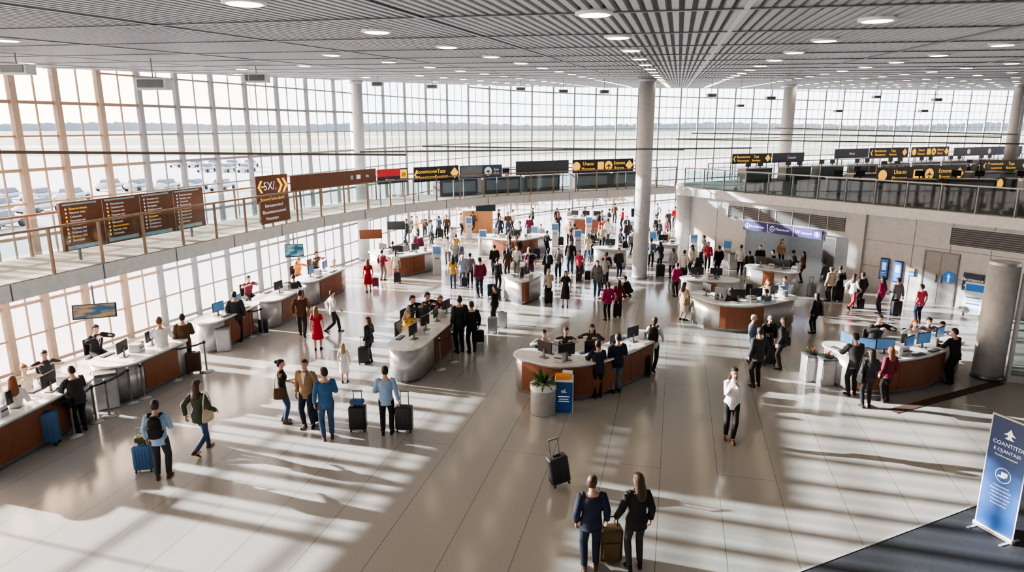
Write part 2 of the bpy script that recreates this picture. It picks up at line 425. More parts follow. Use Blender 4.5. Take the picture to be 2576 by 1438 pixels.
for zz in (1.15, 2.3):
    k += 1; mb = MB(); fbox(mb, o1 + .1, SL, zz, zz + .02, -.008, 0); struct('trim_%d' % (100 + k), mb, STEELD)
s0 = fp(2140, 600)[0]; s1 = fp(2176, 600)[0]; mb = MB(); fbox(mb, s0, s1, 0, DZ - .46, -.12, 0); struct('trim_120', mb, LGREY)
a = [1830, 1868, 1908, 1950, 1992, 2036, 2082, 2128]
for i in range(7):
    s0 = fp(a[i], 560)[0]; s1 = fp(a[i + 1], 560)[0]; mb = MB(); fbox(mb, s0 + .03, s1 - .03, 2.52, 3.15, -.03, 0, 1); 
    fbox(mb, s0, s1, 3.15, 3.2, -.06, 0); fbox(mb, s0, s1, 2.47, 2.52, -.06, 0); fbox(mb, s0, s0 + .04, 2.47, 3.2, -.06, 0)
    for q in range(7): fbox(mb, s0 + .05, s1 - .03, 2.56 + q * .085, 2.58 + q * .085, -.05, -.03, 2)
    wn += 1; struct('window_%d' % wn, mb, [LGREY, DARK, STEELD])
s0 = fp(2392, 600)[0]; s1 = fp(2600, 600)[0]; mb = MB(); fbox(mb, s0, s1, 2.55, 3.25, -.03, 0, 1)
for q in range(8): fbox(mb, s0, s1, 2.58 + q * .085, 2.6 + q * .085, -.05, -.03, 2)
fbox(mb, s0, s1, 3.25, 3.3, -.06, 0); fbox(mb, s0, s1, 2.5, 2.55, -.06, 0); fbox(mb, s0 - .05, s0, 2.5, 3.3, -.06, 0)
wn += 1; struct('window_%d' % wn, mb, [LGREY, DARK, STEELD])

# generic sign: front faces local -Y, placed by its lower corners
def sign(name, label, cat, A, B, z0, z1, base, elems=(), posts=None, th=.06, group=None, frame=None):
    A = V((A[0], A[1])); B = V((B[0], B[1])); w = (B - A).length; h = z1 - z0; rz = atan2((B - A).y, (B - A).x)
    zb = z0 if posts is None else posts
    r = root(name, (((A + B) / 2).x, ((A + B) / 2).y, zb), rz, label, cat, group)
    lpart('panel', MB().box((0, 0, z0 - zb + h / 2), (w, th, h)), base, r, bevel=.008)
    if posts is not None and z0 > zb + .02: 
        for sx in (-.4, .4): lpart('post', MB().box((sx * w, th * .8, (z0 - zb + h * .5) / 2), (.05, .05, z0 - zb + h * .5)), STEELD, r)
    for e in elems:
        if e[0] == 't':
            _, s, fx, fz, size, m = e[:6]; me = text_mesh(s, e[6] if len(e) > 6 else 'CENTER')
            o = put('lettering', me, None, r, loc=((fx - .5) * w, -th / 2 - .004, z0 - zb + fz * h), objmats=[m]); o.scale = (size * h,) * 3
        else:
            mb = MB()
            if e[0] == 'r':
                _, fx, fz, fw, fh, m = e; mb.box(((fx + fw / 2 - .5) * w, -th / 2 - .004, z0 - zb + (fz + fh / 2) * h), (fw * w, .008, fh * h))
            else:
                _, kind, fx, fz, rr, m = e; c = V(((fx - .5) * w, -th / 2 - .007, z0 - zb + fz * h)); R = rr * h; n = {'c': 20, 'd': 4}.get(kind, 0)
                if n: mb.add([(c.x + R * cos(2 * pi * k / n), c.y, c.z + R * sin(2 * pi * k / n)) for k in range(n)], [tuple(range(n))])
                elif kind == 'ring':
                    vs = []; n = 24
                    for k in range(n): vs += [(c.x + R * cos(2 * pi * k / n), c.y, c.z + R * sin(2 * pi * k / n)), (c.x + R * .8 * cos(2 * pi * k / n), c.y, c.z + R * .8 * sin(2 * pi * k / n))]
                    mb.add(vs, [(2 * k, 2 * ((k + 1) % n), 2 * ((k + 1) % n) + 1, 2 * k + 1) for k in range(n)])
                elif kind in ('<', '>'):
                    sg = -1 if kind == '<' else 1
                    pts = [(-.5, 1), (.4, 0), (-.5, -1), (.15, -1), (1.05, 0), (.15, 1)]
                    mb.add([(c.x + sg * px * R * .8, c.y, c.z + pz * R) for px, pz in pts], [(0, 1, 4, 5), (1, 2, 3, 4)])
                elif kind == 'plane':
                    pts = [(0, 1), (.18, .3), (1, -.2), (1, -.45), (.18, -.2), (.15, -.75), (.4, -1), (-.4, -1), (-.15, -.75), (-.18, -.2), (-1, -.45), (-1, -.2), (-.18, .3)]
                    mb.add([(c.x + px * R, c.y - .003, c.z + pz * R) for px, pz in pts], [tuple(range(len(pts)))])
            lpart('symbol', mb, m, r)
    return r
def fsign(name, label, cat, u0, v0, u1, v1, base, elems=(), out=.06, **k):
    """panel on the office wall; (u0,v0) bottom-left, (u1,v1) top-right"""
    s0, za = fp(u0, v0); s1, zb = fp(u1, v1); A = C1 + FE * s0 + FN * out; B = C1 + FE * s1 + FN * out
    return sign(name, label, cat, A, B, za, zb, base, elems, **k)
s0, z0_ = fp(1870, 612); s1, z1_ = fp(2068, 627)
A = C1 + FE * s0 + FN * .1; B = C1 + FE * s1 + FN * .1
sign('office_banner', 'indigo banner sign with white round symbols above office opening', 'sign', A, B, 2.0, 2.46, PURP,
     [('s', 'ring', .06, .5, .3, SWHITE), ('s', 'plane', .06, .5, .18, SWHITE), ('t', 'Bceocanose', .19, .5, .36, SWHITE), ('r', .325, .02, .006, .96, SWHITE), ('s', 'ring', .39, .5, .3, SWHITE), ('t', 'G', .39, .5, .4, SWHITE), ('t', 'Mcnmnooa', .52, .5, .36, SWHITE), ('r', .655, .02, .006, .96, SWHITE), ('t', 'W', .71, .5, .5, SWHITE), ('t', 'Soucooe', .82, .5, .36, SWHITE), ('s', 'ring', .94, .5, .3, SWHITE), ('s', 'c', .94, .5, .15, SWHITE)])
for (u0, v0, u1, v1) in ((2212, 700, 2240, 650), (2246, 708, 2274, 657)):
    fsign('poster', 'blue wall poster with pale text block in dark frame', 'poster', u0, v0, u1, v1, NAVY, [('r', .08, .06, .84, .88, SBLUE), ('r', .25, .45, .5, .35, SWHITE), ('r', .2, .3, .6, .04, SWHITE), ('r', .2, .2, .6, .04, SWHITE), ('r', .2, .12, .4, .03, SWHITE)])
fsign('notice', 'small orange and blue notice on the grey wall', 'sign', 2287, 692, 2304, 674, SBLUE, [('r', 0, .6, 1, .4, YEL), ('r', .1, .2, .8, .08, SWHITE)])
fsign('wall_sign', 'navy wall sign with white letters', 'sign', 2420, 728, 2478, 692, NAVY, [('t', 'Bncceooo', .5, .65, .26, SWHITE), ('t', 'Aouoeeen', .5, .3, .2, SWHITE)])
g = gp(2440, 795)
sign('info_stand', 'white and blue freestanding information panel', 'sign', (g.x - .2, g.y + .25), (g.x + .25, g.y - .25), .1, 1.35, PAPER, [('r', .05, .72, .9, .22, SBLUE), ('t', 'Ocnoe', .5, .83, .1, SWHITE), ('r', .15, .5, .7, .04, SBLUE), ('r', .15, .4, .7, .04, LBLUE), ('r', .15, .3, .7, .04, SBLUE), ('r', .2, .05, .6, .16, LBLUE)], posts=0)
s0 = fp(2322, 700)[0]; s1 = fp(2404, 700)[0]; sm = (s0 + s1) / 2
DOORG = mat('door_grey', (.26, .27, .29), .4, .2)
mb = MB(); fbox(mb, s0 - .06, s0, 0, 2.2, -.05, 0); fbox(mb, s1, s1 + .06, 0, 2.2, -.05, 0); fbox(mb, s0 - .06, s1 + .06, 2.14, 2.2, -.05, 0)
fbox(mb, s0, sm - .01, 0, 2.14, -.03, -.002, 1); fbox(mb, sm + .01, s1, 0, 2.14, -.03, -.002, 1); fbox(mb, sm - .12, sm - .09, .9, 1.25, -.08, -.03, 0); fbox(mb, sm + .09, sm + .12, .9, 1.25, -.08, -.03, 0)
struct('door_1', mb, [STEELD, DOORG], label='grey double service door')
c_s, c_z = fp(2388, 697); P = C1 + FE * c_s + FN * .05
r = root('round_sign', (P.x, P.y, c_z), FANG, 'round bright blue pictogram sign on the door', 'sign')
lpart('disc', MB().tube([(0, .02, 0), (0, -.02, 0)], [.24, .24], n=32), SBLUE, r)
lpart('symbol', MB().ball((0, -.025, .11), (.035, .01, .035)).box((0, -.025, 0), (.06, .01, .18)).box((0, -.025, .03), (.15, .01, .03)).box((-.02, -.025, -.12), (.025, .01, .12)).box((.02, -.025, -.12), (.025, .01, .12)), SWHITE, r)
s0 = fp(2068, 650)[0]; s1 = fp(2100, 650)[0]; mb = MB(); fbox(mb, s0, s1, 0, 2.2, -.03, -.0, 0); fbox(mb, s0 + .05, s1 - .05, .1, 2.1, -.035, -.03, 1); fbox(mb, s0 + .12, s0 + .15, .9, 1.2, -.07, -.03, 0); struct('door_2', mb, [STEELD, DARK])

# ---------------------------------------------------------------- walkway signs
BLoff = offset_path(BFs, .16)
def bsign(label, u0, v0, u1, v1, base, elems, path=None, posts=DZ, name='wayfinding_sign'):
    path = path or BLoff
    a = hit_poly(u0, (v0 + v1) / 2, path); b = hit_poly(u1, (v0 + v1) / 2, path)
    if a is None or b is None: print('MISS', label); return
    um = (u0 + u1) / 2; m = (a + b) / 2; zt = zat(um, v0, m.y); zb = zat(um, v1, m.y)
    return sign(name, label, 'sign', a, b, zb, zt, base, elems, posts=posts)
BK = mat('sign_black', (.012, .012, .014), .45)
def yl(alt=0):
    e = [('s', 'd', .9, .5, .38, YEL), ('s', '<', .06, .5, .27, YEL), ('t', 'Booomcooe', .27, .68, .36, YEL), ('t', 'Mooomcrcn', .27, .30, .32, YEL), ('t', 'Taas', .60, .66, .4, YEL), ('t', 'Beoumen', .60, .30, .3, YEL)]
    if alt: e = [('s', 'c', .06, .5, .34, YEL), ('t', 'Unaoo', .25, .68, .38, YEL), ('t', 'Mcooooe', .25, .30, .32, YEL), ('r', .40, .2, .1, .6, YEL), ('s', 'c', .58, .5, .36, YEL), ('s', 'plane', .58, .5, .24, BK), ('t', 'Ecnooe', .76, .68, .36, YEL), ('t', 'Rooox', .76, .30, .34, YEL), ('s', 'd', .93, .5, .38, YEL)]
    return e
el = []
words = ['Bcnorea arceoe', 'Raonsuc roee', 'Cemacena', 'Eacoouse ase', 'Gnanesoooe', 'Tseroaos aea', 'Hcoaosn ore', 'Eonreeo arm', 'Baeoeasse']
for c in range(4):
    x0 = .015 + c * .25
    el.append(('r', x0, .02 if c % 2 == 0 else .04, .2, .08, LBLUE)); el.append(('r', x0, .935, .2, .035, LBLUE)); el.append(('r', x0 + .232, .02, .003, .96, LGREY))
    for k in range(9):
        z = .86 - k * .082
        el.append(('s', 'c', x0 + .015, z, .022, YEL if c in (0, 1) and k > 0 else SWHITE)); el.append(('t', words[(k + c * 3) % 9], x0 + .035, z, .066, SWHITE if (k + c) % 7 else YEL, 'LEFT'))
bk = offset_path(BFs, .9)
a = hit_poly(148, 540, bk); b = hit_poly(510, 520, bk); ym = (a.y + b.y) / 2
zt = zat(330, 488, ym); zb = zat(330, 596, ym)
sign('departures_board', 'wide brown directory board with four columns of white and yellow text', 'sign', a, b, max(zb, 4.0), zt, HAZE_BROWN, el, posts=DZ, th=.1)
bsign('dark brown sign with large yellow arrows and white lettering', 643, 440, 723, 508, mat('sign_haze_dark_brown', (.10, .04, .022), .5), [('s', '<', .14, .60, .22, YEL), ('r', .14, .575, .12, .05, YEL), ('t', '5X/.', .42, .60, .42, SWHITE), ('s', '>', .70, .60, .26, YEL), ('s', '>', .86, .60, .26, YEL), ('t', 'Booomcooneo abord', .47, .14, .15, YEL)], path=offset_path(BFs, .9))  # dark brown here also has the warm haze in its colour
bsign('red-brown sign board with small white text lines', 655, 502, 728, 558, HAZE_BROWN, [('t', 'Eascaaon:onocl', .45, .78, .2, SWHITE), ('t', 'Bbexceaaoon:onool', .45, .5, .2, SWHITE), ('t', 'Noucaopo', .36, .22, .2, SWHITE)], path=offset_path(BFs, -.08))
bsign('long plain brown sign with small green and white marks', 730, 432, 945, 468, HAZE_BROWN, [('s', 'c', .68, .5, .16, LBLUE), ('r', .74, .35, .05, .3, SWHITE), ('t', 'Hn', .88, .5, .3, SWHITE)])
bsign('red and navy sign with yellow square', 948, 424, 1025, 461, NAVY, [('r', 0, .5, .72, .5, RED), ('t', 'Cooeaoos', .45, .74, .26, SWHITE), ('s', 'c', .1, .74, .16, YEL), ('t', 'Mnooea', .4, .25, .26, SWHITE), ('r', .74, .3, .22, .6, YEL), ('r', .78, .4, .14, .3, NAVY)])
bsign('black sign with yellow arrows and text', 1040, 418, 1153, 455, BK, yl())
bsign('grey blue sign with white round mark', 1156, 415, 1262, 447, mat('sign_slate_blue', (.05, .08, .16), .45), [('r', .02, .06, .5, .88, STEELD), ('t', 'Aoooooos', .28, .5, .3, SWHITE), ('s', 'c', .66, .5, .34, SWHITE), ('s', 'plane', .66, .5, .24, NAVY), ('t', 'Boaa', .86, .62, .24, SWHITE), ('t', 'Ocse', .86, .35, .24, SWHITE)])
bsign('plain dark grey sign panel', 1297, 404, 1430, 438, mat('sign_charcoal', (.06, .065, .08), .5), [])
bsign('black sign with yellow symbols and text', 1440, 400, 1592, 433, BK, yl(alt=1))
bsign('dark navy sign with blue edge and red dot', 1594, 396, 1700, 422, NAVY, [('r', 0, .05, .06, .9, SBLUE), ('s', 'c', .44, .4, .3, RED)])
dk = [V((12.3, 42.75)), V((30, 51.55)), V((53.5, 63.3))]
dk2 = [V((9, 37.3)), V((16, 39.25)), V((34, 44.25)), V((52, 48.75)), V((70, 54))]
bsign('navy sign with red and white logos', 1772, 389, 1840, 413, NAVY, [('s', 'c', .15, .5, .3, RED), ('t', 'Ooomcc', .6, .5, .4, SWHITE)], path=dk)
bsign('black sign with yellow text', 1842, 386, 1940, 411, BK, yl(), path=dk)
bsign('navy sign with white text', 1943, 384, 2022, 408, NAVY, [('t', 'Cooonr', .6, .5, .4, SWHITE)], path=dk)
bsign('dark navy sign with white text', 2100, 374, 2184, 398, NAVY, [('t', 'Noor', .5, .5, .4, SWHITE)], path=dk)
bsign('black sign with yellow text', 2187, 371, 2284, 396, BK, yl(), path=dk)
bsign('black sign with yellow diamonds and text', 2293, 369, 2386, 393, BK, yl(alt=1), path=dk)
bsign('dark sign with small white symbols', 2400, 369, 2570, 390, NAVY, [('s', 'c', .2, .5, .3, SWHITE), ('s', 'c', .5, .5, .3, SWHITE), ('r', .7, .2, .1, .6, SBLUE)], path=dk)
ex = [V((10, 31)), V((18, 34)), V((30, 38)), V((40, 41))]
bsign('large black sign with yellow text and round symbols', 2205, 418, 2426, 458, BK, yl(alt=1), path=ex)
bsign('black sign with yellow symbols', 2470, 402, 2590, 430, BK, yl(), path=dk2)
bsign('black sign with yellow dial symbol', 2492, 446, 2562, 476, BK, [('s', 'c', .3, .5, .4, YEL), ('r', .6, .3, .3, .4, YEL)], path=ex)
# hanging rods
def rod(label, u0, v0, u1, v1, y0, y1, w=.08):
    a = ray(u0, v0); b = ray(u1, v1); A = V((a.x / a.y * y0, y0, CH + a.z / a.y * y0)); B = V((b.x / b.y * y1, y1, CH + b.z / b.y * y1))
    r = root('suspended_rail', A, label=label, cat='rail'); mb = MB().seg(A, B, w, w * .8); wpart('bar', mb, mat('rail_dark_bronze', (.12, .08, .06), .4) if u0 < 500 and y0 < 25 else mat('rail_slate', (.16, .18, .2), .4), r)
    n = max(2, int((B - A).length / 7)); 
    for k in range(n + 1):
        p = A.lerp(B, k / n); wpart('hanger', MB().tube([p, (p.x, p.y, ceil_z(p.y) - .04)], [.006, .006], n=6), STEEL, r)
rod('long thin bronze rail hung across the hall from wires', -60, 382, 1020, 389, 13.5, 25); rod('long thin grey rail hung from wires', 905, 382, 1890, 372, 26, 30)
rod('thin pale rail hung from wires', 1060, 368, 1720, 377, 30, 38); rod('thin grey rail hung from wires', 1740, 335, 2520, 345, 40, 34)
rod('thin grey rail hung from wires', 1950, 322, 2560, 338, 44, 36); rod('thin grey rail hung from wires', 1700, 350, 2576, 362, 38, 33)

# upstairs desks and cabinets
ud = root('upper_desk', (0, 0, DZ), label='dark upstairs desk with screens behind the railing', cat='desk', group='upstairs dark desks')
lpart('desk_body', MB().box((0, 0, .4), (2.2, .7, .78)), MID, ud, bevel=.02); lpart('desk_top', MB().box((0, 0, .81), (2.3, .8, .04)), LGREY, ud); lpart('front_panel', MB().box((0, -.36, .42), (1.9, .02, .5)), mat('panel_blue_grey', (.22, .26, .30), .4), ud)
for x in (-.6, .4):
    lpart('screen', MB().box((x, 0, 1.08), (.42, .05, .28)).box((x, 0, .9), (.06, .05, .14)), BLACK, ud)
pts = []
for t in (.03, .12, .2, .29, .38, .47, .56, .66, .76, .87): 
    p = V((14, 42.2)).lerp(V((48, 59)), t); pts.append((p.x, p.y, .46))
for t in (.1, .25, .4, .55, .7, .85): p = V((17, 37.5)).lerp(V((42, 43)), t); pts.append((p.x, p.y, .27))
for t in (.15, .4, .65, .9): p = V((20, 41.7)).lerp(V((46, 48.7)), t); pts.append((p.x, p.y + .8, .27))
for q, t in ((1, .1), (2, .3), (3, .5), (4, .72)): p = V((15.5, 34.5)).lerp(V((30, 34)), t); pts.append((p.x, p.y, -.3))
for t in (.76, .81, .86, .91, .96):
    k = int(t * (len(BFs) - 1)); p = offset_path(BFs, 1.7)[k]; d = BFs[min(k + 1, len(BFs) - 1)] - BFs[k - 1]
    pts.append((p.x, p.y, atan2(d.y, d.x)))
ud.location = (pts[0][0], pts[0][1], DZ); ud.rotation_euler = (0, 0, pts[0][2])
for p in pts[1:]: clone(ud, (p[0], p[1], DZ), p[2])
for (x, y, w) in ((25, 31, 3.5), (31, 35, 3)):
    r = root('equipment_cabinet', (x, y, DZ), -.5, 'pale grey boxy equipment cabinet on the upper deck', 'cabinet')
    lpart('body', MB().box((0, 0, .5), (w, 1.2, 1.0)), LGREY, r, bevel=.1); lpart('louvre', MB().box((0, -.61, .55), (w * .7, .02, .5)), STEELD, r)

# ---------------------------------------------------------------- outside
TAR = mat('apron_concrete', (.40, .40, .41), .8, nscale=.02)
mb = MB().add([(-1500, -300, -.4), (1500, -300, -.4), (1500, 1800, -.4), (-1500, 1800, -.4)], [(0, 1, 2, 3)])
put('ground_apron', mb.mesh('ground_apron'), [TAR], kind='structure', label='pale sunlit airfield apron')
GR = mat('dry_grass', (.20, .215, .15), .9, nscale=.05)
for i, (y0, y1) in enumerate(((150, 210), (250, 400), (470, 900))):
    mb = MB().add([(-1400, y0, -.35), (1400, y0 + 60, -.35), (1400, y1 + 60, -.35), (-1400, y1, -.35)], [(0, 1, 2, 3)])
    put('grass_strip', mb.mesh('grass_strip'), [GR], label='pale dry grass strip between runways', cat='grass')
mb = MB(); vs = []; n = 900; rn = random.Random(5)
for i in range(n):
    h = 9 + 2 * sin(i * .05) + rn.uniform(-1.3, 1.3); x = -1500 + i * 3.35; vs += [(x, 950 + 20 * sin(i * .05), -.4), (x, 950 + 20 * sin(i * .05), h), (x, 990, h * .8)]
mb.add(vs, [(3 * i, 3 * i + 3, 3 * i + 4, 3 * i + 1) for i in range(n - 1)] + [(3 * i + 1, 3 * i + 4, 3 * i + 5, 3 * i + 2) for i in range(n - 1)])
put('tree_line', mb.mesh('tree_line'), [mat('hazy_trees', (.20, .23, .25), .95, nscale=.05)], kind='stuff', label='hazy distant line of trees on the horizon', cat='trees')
cr = root('parked_car', (0, 0, -.4), label='parked car on the sunny lot outside the glass', cat='car', group='parked cars outside')
mb = MB(); sec = [(-2.1, .55, .75), (-2.0, .62, .8), (-1.2, .68, .9), (0, .7, .9), (1.2, .66, .88), (2.0, .55, .8), (2.15, .45, .7)]
mb.tube([(x, 0, .62) for x, h, w in sec], [(w, h * .55) for x, h, w in sec], ref=(0, 1, 0), n=16); CARM = mat('car_silver', (.38, .39, .41), .25)
cb = lpart('car_body', mb, CARM, cr, True)
lpart('cabin', MB().box((-.2, 0, 1.12), (2.3, 1.45, .5), taper=.75), MID, cr, bevel=.08)
for x in (-1.35, 1.35):
    for y in (-.8, .8): lpart('wheel', MB().tube([(x, y - .1, .32), (x, y + .1, .32)], [.32, .32], ref=(1, 0, 0), n=18), BLACK, cr, True)
first = True; rn = random.Random(11)
for row, (v, ulo, uhi, st, pr_) in enumerate(((420, 450, 640, 3.4, .7), (432, 470, 640, 3.4, .7), (478, 0, 600, 3.4, .55), (505, 20, 560, 3.4, .6), (535, 0, 560, 3.6, .6), (575, 0, 420, 3.8, .6), (640, 60, 220, 4, .6))):
    g = gp(ulo, v, -.4); g1 = gp(uhi, v, -.4)
    while g.x < g1.x:
        if not inside(V((g.x + 3, g.y - 3))) and not inside(V((g.x + 3, g.y))) and rn.random() < pr_:
            if first: cr.location = g; cr.rotation_euler = (0, 0, pi / 2); first = False
            else: clone(cr, g, pi / 2 + rn.uniform(-.03, .03))
        g = g + V((st, 0, 0))
SEAT = mat('tan_seat', (.30, .17, .08), .6)
sr = root('seat_bench', (0, 0, -.35), label='row of tan lounge seats outside the glass', cat='bench', group='tan seat rows')
for k in range(4):
    lpart('seat', MB().box((k * .6 - .9, 0, .45), (.52, .5, .07)), SEAT, sr, bevel=.02); lpart('backrest', MB().box((k * .6 - .9, .27, .75), (.52, .06, .5)), SEAT, sr, bevel=.02)
lpart('frame', MB().box((0, 0, .38), (2.4, .08, .06)).box((-.9, 0, .19), (.06, .4, .38)).box((.9, 0, .19), (.06, .4, .38)), STEELD, sr)
first = True
for v, ulo, uhi in ((515, 1000, 1560), (527, 960, 1340), (506, 1120, 1640), (538, 960, 1200)):
    g = gp(ulo, v, -.38); g1 = gp(uhi, v, -.38)
    while g.x < g1.x:
        if not inside(V((g.x + 1.8, g.y - 2.3))):
            if first: sr.location = g; first = False
            else: clone(sr, g, .2)
        g = g + V((2.7, .1, 0))
    
# ---------------------------------------------------------------- counters
def outline(path, w, ins):
    a = offset_path(path, ins); b = offset_path(path, w - ins); R = (w - 2 * ins) / 2
    def arc(p, q, out):
        c = (p + q) / 2; v0 = p - c; res = []
        for k in range(1, 8):
            th = pi * k / 8; res.append(c + v0 * cos(th) + out * min(R, .55) * sin(th))
        return res
    d1 = (path[-1] - path[-2]).normalized(); d0 = (path[0] - path[1]).normalized()
    return a + arc(a[-1], b[-1], d1) + b[::-1] + arc(b[0], a[0], d0)
OCC = []
def counter(label, pix, w=.95, wood=WOOD, zt=1.06, trim=.16, grp=None):
    pts = [V((gp(a, b, zt).x, gp(a, b, zt).y)) for a, b in pix]
    if len(pts) > 2: pts = smooth_path(pts, 6)
    path = resample(pts, .25); OCC.extend(offset_path(path, w / 2))
    r = root('check_in_counter', (path[0].x, path[0].y, 0), label=label, cat='counter', group=grp)
    wpart('counter_base', MB().prism([tuple(p) for p in outline(path, w, .13)], 0, .1), STEELD, r)
    wpart('counter_body', MB().prism([tuple(p) for p in outline(path, w, .08)], .1, zt - .05), STEEL, r, True)
    wpart('worktop', MB().prism([tuple(p) for p in outline(path, w, 0)], zt - .05, zt), WHITE, r, bevel=.012)
    n = len(path); k0 = int(n * trim); k1 = n - k0
    f1 = offset_path(path, .055)[k0:k1]; f2 = offset_path(path, .12)[k0:k1]
    seg = max(4, int(1.3 / .25)); i = 0
    while i < len(f1) - 1:
        j = min(i + seg, len(f1) - 1)
        if len(f1) - 1 - j < 2: j = len(f1) - 1
        p1 = f1[i:j + 1]; p2 = f2[i:j + 1]; p1 = [p1[0].lerp(p1[1], .08)] + p1[1:]
        wpart('front_panel', MB().prism([tuple(p) for p in p1 + p2[::-1]], .14, zt - .12), wood, r); i = j
    return {'path': path, 'w': w, 'z': zt}
mon = root('computer_monitor', (0, 0, 0), label='black flat computer monitor standing on white counter', cat='monitor', group='counter monitors')
lpart('bezel', MB().box((0, 0, .3), (.5, .035, .32)), BLACK, mon, bevel=.006); lpart('screen', MB().box((0, -.02, .3), (.46, .006, .28)), SCREEN, mon)
lpart('stand', MB().box((0, .03, .12), (.06, .03, .24)), STEELD, mon); lpart('foot', MB().box((0, .03, .01), (.24, .18, .02)), STEELD, mon, bevel=.006)
kb = root('keyboard', (0, 0, 0), label='flat dark keyboard on the counter', cat='keyboard', group='counter keyboards')
lpart('tray', MB().box((0, 0, .012), (.42, .15, .02)), BLACK, kb, bevel=.005); m_ = MB()
for i in range(12):
    for j in range(4): m_.box((-.18 + i * .033, -.05 + j * .033, .026), (.026, .026, .01))
lpart('keys', m_, STEELD, kb)
pr = root('ticket_printer', (0, 0, 0), label='grey ticket printer on the counter', cat='printer', group='counter printers')
lpart('body', MB().box((0, 0, .11), (.28, .34, .22), taper=.9), LGREY, pr, bevel=.02); lpart('slot', MB().box((0, -.165, .13), (.2, .02, .03)), BLACK, pr)
pp = root('paper_sheet', (0, 0, 0), label='loose white paper forms on the counter', cat='paper', group='papers on counters')
lpart('sheets', MB().box((0, 0, .004), (.21, .3, .008)).box((.05, .03, .011), (.21, .3, .005), rz=.3), PAPER, pp)
used = set()
def place(rt, loc, rz):
    if rt.name not in used: used.add(rt.name); rt.location = loc; rt.rotation_euler = (0, 0, rz); return rt
    return clone(rt, loc, rz)
def furnish(c, nm, flip=False, seed=1):
    rn = random.Random(seed); P = c['path']; n = len(P)
    mid = offset_path(P, c['w'] * .48)
    for k in range(nm):
        i = int((k + .5) / nm * (n - 1)); p = mid[i]; d = (P[min(i + 1, n - 1)] - P[max(i - 1, 0)]); a = atan2(d.y, d.x)
        q = offset_path(P, c['w'] * .84)[i] if not flip else offset_path(P, c['w'] * .16)[i]; e = d.normalized()
        place(mon, (p.x, p.y, c['z']), a + pi + rn.uniform(-.25, .25) + (pi if flip else 0)) 
        place(kb, (q.x, q.y, c['z']), a)
        j = p + e * .5
        (place(pr, (j.x, j.y, c['z']), a + .2) if k % 2 == 0 else place(pp, (j.x, j.y, c['z']), a + .6))
def C(label, pix, nm, seed=1, flip=False, **k): furnish(counter(label, pix, **k), nm, flip, seed)
C('white topped check-in counter with wood front and steel end', [(-60, 1098), (225, 958)], 3, 1)
C('white topped check-in counter with red-brown wood front', [(345, 910), (464, 859)], 2, 2, w=1.45)
C('white topped check-in counter with two monitors facing the hall', [(556, 805), (648, 766)], 2, 3, True)
C('white topped check-in counter with wood front panels', [(712, 750), (768, 722)], 1, 4, w=1.2, trim=.1)
C('long white check-in counter near the windows', [(800, 704), (868, 675)], 2, 5, True, w=1.2, trim=.1)
C('rounded check-in counter with wood front by the column', [(930, 634), (1000, 645), (1088, 632)], 3, 6)
C('angled white check-in counter with rounded steel end', [(1068, 868), (1172, 780)], 4, 7, w=1.15, trim=.28)
C('curved white check-in counter with brown front panels', [(1308, 900), (1395, 919), (1490, 913), (1575, 890), (1648, 856)], 5, 8, w=1.0, trim=.02)
C('curved service counter with monitors and rounded steel ends', [(2078, 872), (2140, 895), (2240, 905), (2340, 893), (2425, 862)], 6, 9, True, w=1.0, trim=.22)
C('large rounded steel service counter with monitors', [(1738, 742), (1800, 762), (1900, 767), (1998, 752)], 5, 10, w=1.1, trim=.3)
C('rear steel service counter with screens', [(1740, 704), (1835, 708)], 2, 11, trim=.4)
C('small rounded steel counter in the hall', [(1270, 697), (1318, 706), (1362, 692)], 2, 12, trim=.4)
C('far counter with orange wood front and white top', [(1210, 596), (1300, 604), (1375, 592)], 4, 13, w=1.4)
C('far brown fronted counter near the end wall', [(1435, 548), (1520, 550)], 3, 14)
C('far white counter beside the office building', [(1640, 612), (1690, 615)], 1, 15, w=.8, trim=.4)
C('far round steel counter by the column', [(1510, 625), (1556, 627)], 1, 16, trim=.4)
C('white counter at the office opening', [(1890, 672), (1975, 684)], 3, 17, trim=.4)
g = gp(1230, 598); r = root('wood_cabinet', (g.x - .9, g.y + 2.9, 0), .1, 'pale orange wood cabinet beside the far counter', 'cabinet')
lpart('body', MB().box((0, 0, .75), (2.1, 1.0, 1.5)), ORWOOD, r, bevel=.02); lpart('top', MB().box((0, 0, 1.52), (2.2, 1.1, .05)), WHITE, r); lpart('door_line', MB().box((0, -.505, .75), (.015, .01, 1.4)), WOOD, r)
# self service kiosks in the hall
kk = root('service_kiosk', (0, 0, 0), label='slim grey self service kiosk with angled screen', cat='kiosk', group='self service kiosks')
lpart('pedestal', MB().box((0, 0, .5), (.42, .32, 1.0), taper=.85), LGREY, kk, bevel=.03); lpart('head', MB().box((0, .02, 1.2), (.44, .12, .5)), WHITE, kk, bevel=.02); lpart('screen', MB().box((0, -.045, 1.22), (.36, .01, .36)), SCREEN, kk); lpart('slot', MB().box((0, -.15, .85), (.2, .02, .03)), BLACK, kk)
for (a, b, rz) in ((1452, 640, .2), (1215, 640, 0), (1345, 628, -.3), (1180, 600, .1), (1585, 612, .3), (1640, 645, 0), (1100, 690, .2), (1480, 600, 0), (1742, 655, .2), (1826, 672, -.4), (1395, 620, .1), (1040, 652, 2)): place(kk, gp(a, b), rz)

